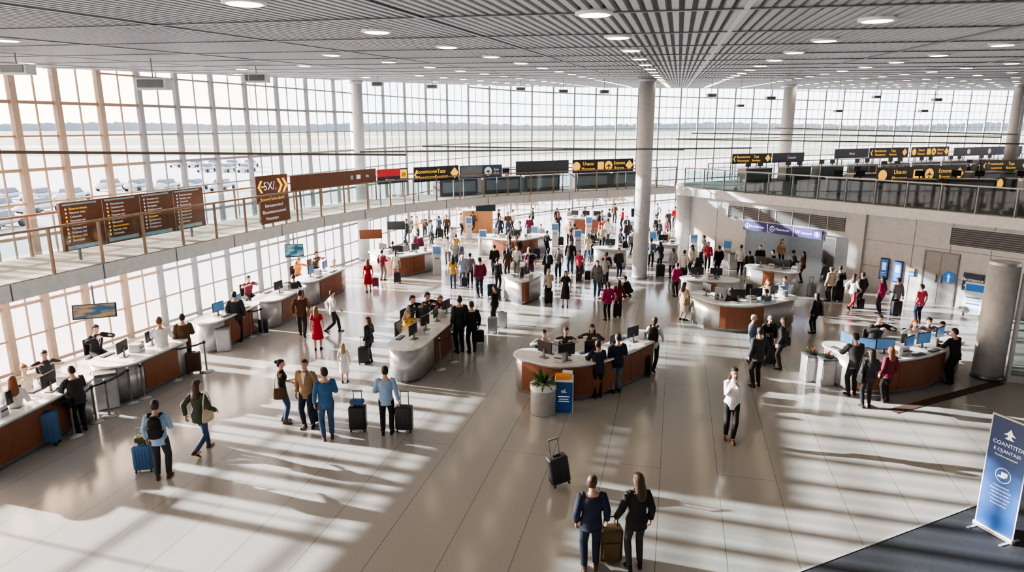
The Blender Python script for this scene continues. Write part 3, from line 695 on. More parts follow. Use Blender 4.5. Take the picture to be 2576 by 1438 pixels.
# ---------------------------------------------------------------- figures
def ik(a, t, l1, l2, pole):
    d = t - a; L = min(d.length, (l1 + l2) * .998); n = d.normalized(); x = (l1 * l1 - l2 * l2 + L * L) / (2 * L); h = sqrt(max(l1 * l1 - x * x, 0))
    p = (pole - n * pole.dot(n)).normalized(); return a + n * x + p * h, a + n * L
POSES = {
 'stand': dict(), 'bent': dict(HR=(.16, .27, 1.12), yaw=.2),
 'walk': dict(ph=.905, FL=(-.08, .27, .085), FR=(.08, -.30, .17), pr=.6, HL=(-.25, -.14, .93), HR=(.25, .22, .97)),
 'counter': dict(lean=.2, py=-.03, HL=(-.2, .44, 1.13), HR=(.2, .42, 1.13), pitch=.2),
 'phone': dict(HL=(-.07, .17, 1.36), HR=(.08, .19, 1.34), FL=(-.05, .10, .085), FR=(.07, -.08, .1), yaw=.1, pitch=.05),
 'cross': dict(HL=(.10, .20, 1.17), HR=(-.10, .22, 1.13)),
 'pull': dict(HR=(.30, -.02, .88), HL=(-.2, .2, 1.05), yaw=.15),
 'handR': dict(HR=(.27, .08, .90), HL=(-.25, .03, .9), yaw=-.25, pitch=.1), 'handL': dict(HL=(-.33, .08, .94), HR=(.25, .03, .9), yaw=.3, pitch=.1),
 'strap': dict(HR=(.13, .17, 1.22), HL=(-.25, .03, .9)),
 'sit': dict(ph=.50, lean=.15, FL=(-.13, .40, .085), FR=(.13, .38, .085), HL=(-.2, .42, .80), HR=(.2, .42, .80), pitch=.2),
 'desk': dict(ph=.62, lean=.2, FL=(-.13, .30, .085), FR=(.13, .28, .085), HL=(-.2, .44, 1.10), HR=(.2, .42, 1.10), pitch=.2),
 'crouch': dict(ph=.32, lean=.5, FL=(-.12, .2, .085), FR=(.12, .05, .085), HL=(-.15, .5, .45), HR=(.15, .5, .5), pitch=.1),
}
def skel(pose, g):
    d = dict(ph=.93, px=0, py=0, lean=.02, FL=(-.1, -.02, .085), FR=(.1, .04, .085), HL=(-.25, .05, .90), HR=(.25, .04, .90), yaw=0, pitch=0, pl=0, pr=0); d.update(POSES[pose])
    S = d; sw = .175 if g == 'm' else .152
    pel = V((d['px'], d['py'], d['ph'])); up = V((0, sin(d['lean']), cos(d['lean']))); fw = V((0, cos(d['lean']), -sin(d['lean'])))
    S['pel'] = pel; S['up'] = up; S['fw'] = fw; S['g'] = g; S['pose'] = pose
    for s, sg in (('L', -1), ('R', 1)):
        hip = pel + V((sg * .088, 0, -.03)); kn, an = ik(hip, V(d['F' + s]), .43, .42, V((sg * .12, 1, 0)))
        sh = pel + up * .475 + V((sg * sw, 0, 0)); el, wr = ik(sh, V(d['H' + s]), .285, .255, V((sg * .45, -1, -.25)))
        S['hip' + s], S['kn' + s], S['an' + s], S['sh' + s], S['el' + s], S['wr' + s] = hip, kn, an, sh, el, wr
    S['nk'] = pel + up * .53; hu = (up + V((0, -.35 * d['lean'], .6))).normalized()
    S['hc'] = S['nk'] + hu * .165 + V((0, .015, 0))
    S['HM'] = Matrix.Translation(S['hc']) @ Matrix.Rotation(d['yaw'], 4, 'Z') @ Matrix.Rotation(-d['pitch'] - .05, 4, 'X')
    return S
PM = [(-.10, .13, .095, 0), (0, .155, .112, -.005), (.10, .138, .10, 0), (.2, .14, .102, .005), (.32, .162, .118, .005), (.42, .165, .105, -.005), (.48, .12, .078, -.01), (.52, .062, .06, -.01), (.57, .052, .055, 0), (.64, .05, .052, .012)]
PF = [(-.10, .135, .10, 0), (0, .16, .112, -.008), (.10, .125, .09, 0), (.17, .115, .086, .003), (.26, .128, .10, .012), (.33, .14, .118, .018), (.42, .142, .092, -.002), (.48, .10, .068, -.01), (.52, .05, .05, -.01), (.57, .043, .047, 0), (.64, .042, .046, .012)]
def torso(mb, S, prof, e, t0, t1, n=20):
    pr = [(t, a + e, b + e, y) for t, a, b, y in prof if t0 <= t <= t1]
    mb.tube([S['pel'] + S['up'] * t + S['fw'] * y for t, a, b, y in pr], [(a, b) for t, a, b, y in pr], (1, 0, 0), n)
def limb(mb, pts, rad, ref=(1, 0, 0), sub=3, n=12):
    P = []; R = []
    for i in range(len(pts) - 1):
        for k in range(sub): t = k / sub; P.append(pts[i].lerp(pts[i + 1], t)); R.append(rad[i] * (1 - t) + rad[i + 1] * t)
    P.append(pts[-1]); R.append(rad[-1]); mb.tube(P, R, ref, n)
def hand_frame(S, s):
    sg = -1 if s == 'L' else 1; w = S['wr' + s]; d = (w - S['el' + s]).normalized()
    if d.z > .3: d = (d * .7 + V((-sg * .3, .3, .3))).normalized()
    k = abs(d.z); n = V((-sg, 0, 0)) * k + V((0, 0, -1)) * (1 - k); n = (n - d * n.dot(d)).normalized(); wv = d.cross(n)
    if wv.y * k + wv.x * -sg * (1 - k) < 0: wv = -wv
    return w, d, n, wv
HEADP = [(-.118, .022, .025, .045), (-.105, .040, .045, .032), (-.075, .054, .068, .016), (-.035, .064, .084, .006), (.01, .071, .093, 0), (.045, .073, .094, -.004), (.08, .064, .083, -.008), (.103, .045, .06, -.01), (.117, .018, .022, -.012)]
def body_mesh(pose, g):
    S = skel(pose, g); mb = MB(); k = 1.0 if g == 'm' else .88
    torso(mb, S, PM if g == 'm' else PF, 0, -1, 1)
    for s in 'LR':
        limb(mb, [S['hip' + s], S['hip' + s].lerp(S['kn' + s], .45), S['kn' + s], S['kn' + s].lerp(S['an' + s], .3), S['an' + s]], [.082 * (k + .06), .074 * (k + .04), .052, .054, .034])
        a = S['an' + s]; mb.tube([a + V((0, -.05, -.045)), a + V((0, 0, -.04)), a + V((0, .09, -.055)), a + V((0, .15, -.065))], [.03, .036, .032, .022])
        limb(mb, [S['sh' + s], S['sh' + s].lerp(S['el' + s], .4), S['el' + s], S['el' + s].lerp(S['wr' + s], .3), S['wr' + s]], [.052 * k, .047 * k, .037 * k, .038 * k, .025 * k])
        w, d, n, wv = hand_frame(S, s)
        mb.tube([w - d * .01, w + d * .03, w + d * .07, w + d * .095], [(.026, .02), (.036, .017), (.041, .015), (.036, .012)], wv, 10)
    M = S['HM']
    mb.tube([M @ V((0, y, z)) for z, a, b, y in HEADP], [(a * 1.0, b) for z, a, b, y in HEADP], (M.to_3x3() @ V((1, 0, 0))), 20)
    mb.tube([M @ V((0, .088, .012)), M @ V((0, .100, -.012)), M @ V((0, .112, -.032)), M @ V((0, .09, -.042))], [.008, .012, .016, .012], n=8)
    for sg in (-1, 1): mb.ball((sg * .076, -.008, -.008), (.010, .020, .032), 8, M=M)
    me = bake(mb.mesh('body'), [('REMESH', dict(mode='VOXEL', voxel_size=.0085)), ('SMOOTH', dict(factor=.5, iterations=3))])
    # fingers, eyes, mouth
    ex = MB()
    for s in 'LR':
        w, d, n, wv = hand_frame(S, s)
        for i, L in enumerate((.072, .082, .077, .06)):
            b = w + d * .085 + wv * (.030 - i * .0195); p1 = b + d * L * .5 + n * L * .12; p2 = p1 + d * L * .32 + n * L * .30; p3 = p2 + d * L * .12 + n * L * .26
            ex.tube([b, p1, p2, p3], [.0088, .0085, .0078, .006], wv, 8)
        b = w + d * .03 + wv * .028; p1 = b + d * .03 + wv * .026 + n * .006; p2 = p1 + d * .032 + wv * .008 + n * .014; ex.tube([b, p1, p2], [.012, .0105, .008], n, 8)
    for sg in (-1, 1):
        ex.ball((sg * .030, .078, .014), (.014, .010, .008), 10, mi=1, M=M); ex.ball((sg * .030, .087, .014), (.006, .004, .006), 8, mi=2, M=M)
        ex.box((sg * .031, .086, .032), (.03, .01, .005), M=M, mi=2)
    ex.ball((0, .087, -.065), (.022, .008, .006), 10, mi=3, M=M)
    bm = bmesh.new(); bm.from_mesh(me); e2 = ex.mesh('x', smooth=True); bm.from_mesh(e2); bm.to_mesh(me); bm.free(); bpy.data.meshes.remove(e2)
    me.polygons.foreach_set('use_smooth', [True] * len(me.polygons)); return me
def smoothbake(mb, vox=.012, it=3):
    me = bake(mb.mesh('cloth'), [('REMESH', dict(mode='VOXEL', voxel_size=vox)), ('SMOOTH', dict(factor=.5, iterations=it))])
    me.polygons.foreach_set('use_smooth', [True] * len(me.polygons)); return me
def top_mesh(pose, g, kind):
    S = skel(pose, g); mb = MB(); prof = PM if g == 'm' else PF
    e = {'suit': .03, 'jacket': .034, 'shirt': .02, 'tshirt': .018, 'tank': .012, 'dress': .018}[kind]; k = 1.0 if g == 'm' else .88
    P = [(-.15, .158 if kind in ('suit', 'jacket') else .145, .11 if kind in ('suit', 'jacket') else .10, 0)] + prof if kind != 'dress' else prof
    if pose in ('sit', 'desk', 'crouch'): P = prof
    torso(mb, S, P, e, -.2, .50)
    mb.tube([S['pel'] + S['up'] * .46, S['pel'] + S['up'] * .505, S['pel'] + S['up'] * .53 + V((0, -.01, 0))], [(.11, .085), (.078, .075), (.064, .066)], n=14)
    for s in 'LR':
        sh, el, wr = S['sh' + s], S['el' + s], S['wr' + s]; sg = -1 if s == 'L' else 1; q = (e - .006)
        sh2 = sh + V((-sg * .05, 0, .0))
        if kind in ('suit', 'jacket', 'shirt'): limb(mb, [sh2, sh, sh.lerp(el, .4), el, el.lerp(wr, .4), el.lerp(wr, .97)], [.055, .056 * k + q * .7, .05 * k + q, .042 * k + q, .037 * k + q, .029 * k + q])
        elif kind in ('tshirt', 'dress'): limb(mb, [sh2, sh, sh.lerp(el, .35), sh.lerp(el, .68)], [.055, .054 * k + q, .052 * k + q, .056 * k + q])
        else: limb(mb, [sh2, sh.lerp(sh2, .3)], [.05, .05])
    if kind == 'dress':
        kn = S['knL'].lerp(S['knR'], .5); p = S['pel']
        mb.tube([p + V((0, 0, .05)), p + V((0, 0, -.08)), p.lerp(kn, .5) + V((0, 0, 0)), kn + V((0, 0, .03)), kn + V((0, 0, -.06))], [(.165, .125), (.19, .14), (.20, .165), (.215, .20), (.23, .215)], n=24)
    return smoothbake(mb)
def bot_mesh(pose, g, kind):
    S = skel(pose, g); mb = MB(); prof = PM if g == 'm' else PF; k = 1.05 if g == 'm' else .94
    torso(mb, S, prof, .008, -.11, .11)
    wide = .016 if g == 'm' else .009
    for s in 'LR':
        h, kn, an = S['hip' + s], S['kn' + s], S['an' + s]
        limb(mb, [h + V((0, 0, .03)), h.lerp(kn, .2), h.lerp(kn, .6), kn, kn.lerp(an, .3), kn.lerp(an, .95)], [.085 * k + .008, .085 * k + .01, .07 * k + wide * .8, .056 + wide, .055 + wide, .042 + wide])
    return smoothbake(mb)
def shoe_mesh(pose, g, s):
    S = skel(pose, g); a = S['an' + s]; mb = MB(); p = S['pr'] if s == 'R' else S['pl']; sg = -1 if s == 'L' else 1
    M = Matrix.Translation(a) @ Matrix.Rotation(-sg * .15, 4, 'Z') @ Matrix.Rotation(-p, 4, 'X')
    mb.tube([M @ V(q) for q in [(0, -.075, -.05), (0, -.05, -.043), (0, .03, -.045), (0, .10, -.056), (0, .16, -.064), (0, .19, -.068)]], [(.026, .028), (.036, .04), (.038, .038), (.045, .028), (.038, .02), (.018, .012)], (M.to_3x3() @ V((1, 0, 0))), 12)
    mb.tube([M @ V((0, -.02, -.04)), M @ V((0, -.02, .025))], [.038, .042], n=12)
    mb.box((0, -.05, -.075), (.06, .055, .02), M=M)
    return smoothbake(mb, .01, 2)
HR_SHORT = [(-.075, .055, -.055, -.092), (-.04, .072, -.03, -.106), (0, .080, -.006, -.11), (.03, .083, .02, -.112), (.055, .083, .066, -.112), (.08, .077, .09, -.105), (.105, .06, .07, -.09), (.125, .03, .03, -.055)]
HR_LONG = [(-.33, .045, -.085, -.125), (-.27, .09, -.055, -.145), (-.18, .105, -.02, -.145), (-.11, .098, .0, -.13), (-.05, .09, .012, -.122), (0, .088, .02, -.122), (.04, .086, .04, -.12), (.062, .083, .078, -.116), (.088, .076, .088, -.106), (.11, .058, .066, -.088), (.128, .028, .03, -.05)]
def hair_mesh(pose, g, style):
    S = skel(pose, g); M = S['HM']; mb = MB(); pr = HR_LONG if style == 'long' else HR_SHORT
    vs = []; n = 20
    for z, rx, f, b in pr:
        for k in range(n): th = 2 * pi * k / n; vs.append(M @ V((rx * cos(th), (f + b) / 2 + (f - b) / 2 * sin(th), z)))
    N = len(pr); fs = [(i * n + k, i * n + (k + 1) % n, (i + 1) * n + (k + 1) % n, (i + 1) * n + k) for i in range(N - 1) for k in range(n)]
    fs += [tuple(range(n))[::-1], tuple((N - 1) * n + k for k in range(n))]; mb.add(vs, fs)
    if style == 'bun': mb.ball((0, -.125, .055), .048, 12, M=M)
    if style == 'tail': mb.tube([M @ V(p) for p in [(0, -.10, .05), (0, -.15, .02), (0, -.16, -.08), (0, -.14, -.2)]], [.02, .032, .034, .012], n=10)
    return smoothbake(mb, .011, 2)
def vfront(pose, g):
    S = skel(pose, g); prof = PM if g == 'm' else PF; e = .034; vs = []; fs = []; ts = [.515, .48, .44, .38, .30, .22]; hw = [.045, .05, .046, .034, .02, .003]
    def fy(t, x):
        for a, b in zip(prof[:-1], prof[1:]):
            if a[0] <= t <= b[0]:
                q = (t - a[0]) / (b[0] - a[0]); rx = a[1] * (1 - q) + b[1] * q + e; ry = a[2] * (1 - q) + b[2] * q + e; yo = a[3] * (1 - q) + b[3] * q
                return yo + ry * sqrt(max(0, 1 - (x / rx) ** 2)) + .003
        return .1
    for t, w in zip(ts, hw):
        for x in (-w, 0, w): vs.append(S['pel'] + S['up'] * t + S['fw'] * fy(t, x) + V((x, 0, 0)))
    for i in range(len(ts) - 1):
        for j in range(2): fs.append((i * 3 + j, i * 3 + j + 1, i * 3 + j + 4, i * 3 + j + 3))
    mb = MB().add(vs, fs); v2 = []
    for t, w in zip([.50, .485, .40, .27, .25], [.014, .010, .016, .02, .002]):
        for x in (-w, w): v2.append(S['pel'] + S['up'] * t + S['fw'] * (fy(t, 0) + .005) + V((x, 0, 0)))
    mb.add(v2, [(2 * i, 2 * i + 1, 2 * i + 3, 2 * i + 2) for i in range(4)], 1)
    return mb.mesh('shirt_front', smooth=True)
CACHE = {}
def cm(fn, *a):
    k = (fn.__name__,) + a
    if k not in CACHE: CACHE[k] = fn(*a)
    return CACHE[k]
CL = {'black': (.008, .008, .010), 'charcoal': (.026, .028, .033), 'navy': (.009, .015, .038), 'white': (.74, .74, .74), 'light blue': (.28, .41, .60), 'blue': (.04, .12, .27), 'denim': (.035, .07, .15), 'grey': (.17, .18, .19), 'light grey': (.42, .43, .44),
      'brown': (.09, .045, .025), 'tan': (.30, .19, .10), 'red': (.40, .01, .03), 'magenta': (.36, .015, .11), 'pink': (.62, .06, .12), 'yellow': (.58, .35, .06), 'dark green': (.045, .06, .04), 'beige': (.55, .47, .36), 'burgundy': (.14, .010, .032), 'orange': (.6, .19, .04), 'grey blue': (.10, .15, .22)}
HC = {'black': (.008, .006, .005), 'brown': (.05, .022, .011), 'dark': (.018, .011, .008), 'auburn': (.22, .07, .024), 'blond': (.38, .24, .10), 'grey': (.42, .41, .39)}
def cloth(c): return mat('cloth_' + c.replace(' ', '_'), CL[c], .85, var=.12, nscale=9)
def hairm(c): return mat('hair_' + c, HC[c], .55, var=.25, nscale=40)
SK = [mat('skin_light', (.56, .33, .235), .5), mat('skin_tan', (.42, .23, .15), .5), mat('skin_brown', (.20, .10, .06), .5)]
EYE = mat('eye_white', (.7, .7, .7), .3); PUP = mat('eye_dark', (.02, .015, .012), .4); LIP = mat('lips', (.38, .11, .09), .5)
TIE = mat('tie_dark', (.03, .02, .06), .6); SHIRTW = cloth('white')
LBL = {'stand': 'standing', 'bent': 'one forearm raised', 'walk': 'walking', 'counter': 'leaning on counter', 'phone': 'hands raised near face', 'cross': 'arms folded', 'pull': 'holding luggage handle', 'handR': 'one hand on travel bag', 'handL': 'one hand on travel bag', 'strap': 'holding bag strap', 'sit': 'seated', 'desk': 'seated behind counter', 'crouch': 'crouching down'}
TOPN = {'suit': 'suit_jacket', 'jacket': 'jacket', 'shirt': 'shirt', 'tshirt': 't_shirt', 'tank': 'tank_top', 'dress': 'dress'}
PPOS = []
def person(u, vf, vh, face, pose, g, hair, hc, top, tc, bot, bc, skin=0, shoes='black', h=None, tie=False, extra=''):
    base_h = {'sit': 1.30, 'desk': 1.42, 'crouch': 1.02}.get(pose, 1.755)
    if vf is None:
        H0 = h if h else base_h; p = gp(u, vh, H0); s = H0 / base_h
    else:
        p = gp(u, vf); zt = zat(u, vh, p.y); 
        if h: zt = h
        s = zt / base_h; s = max(.86 if not h else .3, min(1.1, s))
    lab = 'person in %s %s%s, %s%s' % (tc, TOPN[top].replace('_', ' '), '' if top == 'dress' else ' and %s %s' % (bc, bot), LBL[pose], extra)
    if len(lab.replace(',', '').split()) > 12: lab = 'person in %s %s, %s%s' % (tc, TOPN[top].replace('_', ' '), LBL[pose], extra)
    r = root('person', (p.x, p.y, 0), radians(face), lab, 'person', sc=s); PPOS.append(V((p.x, p.y)))
    put('body', cm(body_mesh, pose, g), None, r, objmats=[SK[skin], EYE, PUP, LIP])
    if hair != 'none': put('hair', cm(hair_mesh, pose, g, hair), None, r, objmats=[hairm(hc)])
    put(TOPN[top], cm(top_mesh, pose, g, top), None, r, objmats=[cloth(tc)])
    if top != 'dress': put(bot, cm(bot_mesh, pose, g, bot), None, r, objmats=[cloth(bc)])
    for sd in 'LR': put('shoe', cm(shoe_mesh, pose, g, sd), None, r, objmats=[cloth(shoes)])
    if top == 'suit' and abs(((face + 180) % 360) - 180) > 60: put('shirt_front', cm(vfront, pose, g), None, r, objmats=[SHIRTW, TIE if tie else SHIRTW])
    return r
oc = root('office_chair', (0, 0, 0), label='black swivel office chair behind the counter', cat='chair', group='staff office chairs')
lpart('seat', MB().box((0, 0, .45), (.48, .46, .08)), BLACK, oc, bevel=.03); lpart('backrest', MB().box((0, -.24, .78), (.44, .06, .5)), BLACK, oc, bevel=.025)
lpart('back_support', MB().box((0, -.26, .5), (.06, .03, .3)), BLACK, oc); m_ = MB().tube([(0, 0, .08), (0, 0, .42)], [.03, .03], n=10)
for k in range(5): m_.tube([(0, 0, .1), (.27 * cos(k * 1.257), .27 * sin(k * 1.257), .06)], [.025, .015], ref=(0, 0, 1), n=8).ball((.27 * cos(k * 1.257), .27 * sin(k * 1.257), .03), .03, 8)
lpart('swivel_base', m_, STEELD, oc, True)

# ---------------------------------------------------------------- luggage
def sc_body():
    mb = MB(); mb.box((0, 0, .36), (.42, .25, .6)); return bake(mb.mesh('case'), [('BEVEL', dict(width=.05, segments=4))])
SCB = sc_body(); SCB.polygons.foreach_set('use_smooth', [True] * len(SCB.polygons))
m_ = MB()
for x in (-.13, -.065, 0, .065, .13): m_.box((x, -.127, .36), (.02, .012, .48)); m_.box((x, .127, .36), (.02, .012, .48))
SCR = m_.mesh('ribs')
SCW = MB().tube([(-.018, 0, .03), (.018, 0, .03)], [.03, .03], ref=(0, 1, 0), n=14).mesh('wheel', smooth=True)
SCT = MB().box((-.1, .09, .82), (.018, .018, .36)).box((.1, .09, .82), (.018, .018, .36)).box((0, .09, 1.0), (.24, .03, .035)).mesh('tele')
SCG = MB().box((0, 0, .68), (.16, .03, .02)).box((-.07, 0, .665), (.02, .03, .02)).box((.07, 0, .665), (.02, .03, .02)).mesh('grip')
def suitcase(u, v, c, rz=0, s=1.0, handle=True, loc=None, desc='upright wheeled suitcase', tilt=0):
    p = loc or gp(u, v); m = mat('case_' + c.replace(' ', '_'), CL[c] if c != 'steel' else (.5, .51, .53), .4, .0 if c != 'steel' else .5)
    r = root('suitcase', p, radians(rz), '%s %s%s on the floor' % (c, desc, ' with raised handle' if handle else ''), 'suitcase', sc=s)
    if tilt: r.rotation_euler = (0, tilt, radians(rz)); r.location = p + V((0, 0, .05))
    put('shell', SCB, None, r, objmats=[m]); put('ribs', SCR, None, r, objmats=[m]); put('top_grip', SCG, None, r, objmats=[BLACK])
    for x in (-.16, .16):
        for y in (-.09, .09): put('wheel', SCW, None, r, loc=(x, y, 0), objmats=[BLACK])
    if handle: put('telescopic_handle', SCT, None, r, objmats=[STEELD])
    return r
m_ = MB(); m_.tube([(0, 0, -.24), (0, -.01, -.2), (0, -.01, 0), (0, 0, .17), (0, .02, .23)], [(.11, .05), (.15, .085), (.155, .09), (.13, .075), (.06, .03)], n=20)
m_.box((0, -.09, -.08), (.2, .06, .2)); BPB = smoothbake(m_, .014, 3)
BPS = MB()
for sx in (-1, 1): BPS.tube([(sx * .10, .04, .2), (sx * .11, .12, .26), (sx * .11, .22, .22), (sx * .115, .30, .08), (sx * .12, .24, -.1), (sx * .12, .05, -.18)], [(.025, .008)] * 6, n=8)
BPS = BPS.mesh('strap', smooth=True)
def backpack(pr, c='black'):
    M = Matrix.Rotation(pr.rotation_euler[2], 4, 'Z'); s = pr.scale[0]; p = V(pr.location) + M @ V((0, -.20, 1.24)) * s
    r = root('backpack', p, pr.rotation_euler[2], '%s backpack worn on the back' % c, 'backpack', sc=s); put('pack', BPB, None, r, objmats=[cloth(c)]); put('strap', BPS, None, r, objmats=[cloth(c)])
m_ = MB(); m_.tube([(0, 0, -.17), (0, 0, -.15), (0, 0, 0), (0, 0, .13)], [(.13, .045), (.17, .065), (.165, .055), (.14, .02)], n=20); TB = smoothbake(m_, .013, 2)
TS = MB(); TS.tube([(-.12, 0, .12), (-.1, 0, .3), (-.05, 0, .47), (0, 0, .52), (.05, 0, .47), (.1, 0, .3), (.12, 0, .12)], [(.006, .015)] * 7, ref=(0, 0, 1), n=6); TS = TS.mesh('strap', smooth=True)
HS = MB(); HS.tube([(-.08, 0, .1), (-.07, 0, .18), (0, 0, .22), (.07, 0, .18), (.08, 0, .1)], [.008] * 5, ref=(0, 1, 0), n=6); HS = HS.mesh('handle', smooth=True)
def bag(pr, side=1, c='black', kind='shoulder_bag', z=.93, lab='shoulder bag hanging at the hip'):
    M = Matrix.Rotation(pr.rotation_euler[2], 4, 'Z'); s = pr.scale[0]; p = V(pr.location) + M @ V((side * .255, -.02, z)) * s
    r = root(kind, p, pr.rotation_euler[2] + pi / 2, '%s %s' % (c, lab), 'bag', sc=s); put('bag_body', TB, None, r, objmats=[cloth(c)]); put('strap', TS if kind == 'shoulder_bag' else HS, None, r, objmats=[cloth(c)])

# ---------------------------------------------------------------- people
P = person
P(60, 1130, 945, 25, 'bent', 'f', 'long', 'auburn', 'shirt', 'white', 'trousers', 'black')
q = P(208, 1085, 920, 60, 'counter', 'm', 'short', 'dark', 'jacket', 'charcoal', 'trousers', 'black'); bag(q, -1, 'black')
q = P(412, 1203, 1005, 12, 'bent', 'm', 'short', 'dark', 'shirt', 'light blue', 'trousers', 'charcoal', shoes='brown'); backpack(q)
q = P(512, 1138, 953, -18, 'walk', 'f', 'long', 'brown', 'jacket', 'dark green', 'trousers', 'denim', shoes='brown'); bag(q, 1, 'beige', z=.98, lab='tote bag carried on the shoulder')
q = P(716, 1062, 903, -80, 'cross', 'f', 'bun', 'dark', 'tank', 'black', 'trousers', 'denim', shoes='brown'); bag(q, 1, 'brown')
P(778, 1073, 902, 172, 'stand', 'm', 'short', 'brown', 'suit', 'tan', 'trousers', 'navy')
P(826, 1104, 923, 25, 'bent', 'm', 'short', 'dark', 'shirt', 'blue', 'trousers', 'denim', shoes='brown')
P(868, 962, 868, 10, 'stand', 'f', 'long', 'blond', 'dress', 'white', '', '', h=1.2, extra=', a child')
P(975, 1092, 920, 5, 'pull', 'm', 'short', 'dark', 'shirt', 'light blue', 'trousers', 'black')
P(932, 912, 797, 60, 'bent', 'f', 'long', 'brown', 'jacket', 'black', 'trousers', 'black')
P(801, 880, 785, 10, 'stand', 'f', 'long', 'auburn', 'dress', 'red', '', '')
q = P(762, 847, 727, 15, 'walk', 'm', 'short', 'dark', 'jacket', 'brown', 'trousers', 'charcoal', skin=1); bag(q, 1, 'tan')
P(840, 837, 728, -60, 'walk', 'm', 'short', 'dark', 'shirt', 'white', 'trousers', 'charcoal')
P(600, 860, 732, 20, 'stand', 'm', 'short', 'dark', 'jacket', 'charcoal', 'trousers', 'navy')
P(418, 955, 797, 30, 'counter', 'm', 'short', 'auburn', 'shirt', 'white', 'trousers', 'brown')
P(472, 932, 788, 30, 'bent', 'm', 'short', 'dark', 'jacket', 'brown', 'trousers', 'black')
P(232, None, 815, -115, 'desk', 'm', 'short', 'dark', 'suit', 'black', 'trousers', 'black', h=1.5, tie=True)
P(108, None, 878, -140, 'desk', 'm', 'short', 'black', 'tshirt', 'charcoal', 'trousers', 'black', skin=1)
P(54, None, 914, -130, 'desk', 'f', 'bun', 'auburn', 'shirt', 'beige', 'trousers', 'black')
P(620, None, 692, -130, 'desk', 'm', 'short', 'dark', 'tshirt', 'burgundy', 'trousers', 'black')
P(745, None, 648, -120, 'desk', 'f', 'long', 'auburn', 'shirt', 'orange', 'trousers', 'black'); P(788, None, 632, -100, 'desk', 'm', 'short', 'dark', 'shirt', 'brown', 'trousers', 'black')
P(835, None, 650, -130, 'desk', 'f', 'bun', 'grey', 'shirt', 'light grey', 'trousers', 'black')
P(745, 790, 690, 20, 'counter', 'm', 'short', 'brown', 'jacket', 'charcoal', 'trousers', 'navy')
P(1158, 885, 742, 30, 'stand', 'm', 'short', 'dark', 'jacket', 'charcoal', 'trousers', 'black'); P(1188, 886, 757, 20, 'stand', 'm', 'short', 'dark', 'suit', 'black', 'trousers', 'black')
P(1028, None, 742, -110, 'desk', 'm', 'short', 'dark', 'suit', 'black', 'trousers', 'black', h=1.55, tie=True); P(1067, None, 734, -120, 'desk', 'm', 'short', 'dark', 'suit', 'charcoal', 'trousers', 'black', h=1.55)
P(1103, None, 742, -140, 'desk', 'f', 'long', 'auburn', 'shirt', 'burgundy', 'trousers', 'black'); P(1016, None, 780, -110, 'desk', 'f', 'long', 'blond', 'shirt', 'yellow', 'trousers', 'black')
P(1246, 815, 735, 60, 'bent', 'm', 'short', 'dark', 'jacket', 'black', 'trousers', 'black')
P(1503, 1000, 857, 15, 'counter', 'm', 'short', 'dark', 'suit', 'navy', 'trousers', 'black'); P(1550, 987, 838, 10, 'bent', 'm', 'short', 'dark', 'jacket', 'navy', 'trousers', 'grey blue')
q = P(1641, 932, 795, -20, 'walk', 'f', 'tail', 'brown', 'shirt', 'white', 'trousers', 'charcoal'); backpack(q)
P(1367, None, 826, 185, 'desk', 'm', 'short', 'dark', 'shirt', 'light grey', 'trousers', 'black'); P(1424, None, 820, 175, 'desk', 'f', 'bun', 'brown', 'tshirt', 'charcoal', 'trousers', 'black'); P(1491, None, 813, 165, 'desk', 'f', 'long', 'dark', 'shirt', 'charcoal', 'trousers', 'black')
P(1834, 1107, 922, 172, 'phone', 'f', 'long', 'dark', 'shirt', 'white', 'trousers', 'black', shoes='brown')
P(1901, 972, 822, 12, 'stand', 'm', 'short', 'dark', 'suit', 'charcoal', 'trousers', 'black'); P(1886, 912, 790, -110, 'stand', 'm', 'short', 'grey', 'jacket', 'grey blue', 'trousers', 'navy'); P(1928, 908, 796, 175, 'bent', 'm', 'short', 'grey', 'jacket', 'black', 'trousers', 'black')
q = P(1962, 928, 797, 50, 'stand', 'f', 'long', 'brown', 'jacket', 'black', 'trousers', 'black'); bag(q, 1, 'charcoal')
P(1484, 1433, 1196, 0, 'handR', 'm', 'short', 'brown', 'suit', 'navy', 'trousers', 'navy', shoes='brown')
P(1596, 1430, 1190, 8, 'handL', 'f', 'long', 'brown', 'jacket', 'black', 'trousers', 'charcoal', shoes='black')
P(2141, 993, 838, 5, 'counter', 'm', 'short', 'dark', 'suit', 'charcoal', 'trousers', 'black'); q = P(2177, 1024, 877, -5, 'bent', 'f', 'long', 'dark', 'jacket', 'charcoal', 'trousers', 'black'); bag(q, -1, 'black'); P(2226, 1010, 872, 10, 'stand', 'f', 'long', 'auburn', 'jacket', 'burgundy', 'trousers', 'black'); P(2390, 965, 826, 20, 'counter', 'm', 'short', 'dark', 'suit', 'black', 'trousers', 'black')
P(2206, None, 788, 190, 'desk', 'm', 'short', 'dark', 'jacket', 'black', 'trousers', 'black', h=1.6); P(2300, None, 801, 170, 'desk', 'f', 'long', 'auburn', 'shirt', 'light grey', 'trousers', 'black'); P(2372, None, 806, 150, 'desk', 'm', 'short', 'dark', 'shirt', 'light blue', 'trousers', 'black'); P(2335, None, 796, 170, 'desk', 'm', 'short', 'black', 'shirt', 'grey', 'trousers', 'black')
P(1832, 826, 722, 5, 'stand', 'm', 'short', 'dark', 'jacket', 'charcoal', 'trousers', 'grey blue'); P(1924, 826, 745, 20, 'counter', 'm', 'short', 'brown', 'jacket', 'grey blue', 'trousers', 'black')
q = P(1716, 805, 710, -60, 'bent', 'f', 'long', 'brown', 'dress', 'beige', '', ''); bag(q, 1, 'tan'); q = P(2046, 838, 747, 20, 'stand', 'f', 'long', 'dark', 'jacket', 'black', 'trousers', 'black'); bag(q, 1, 'brown')
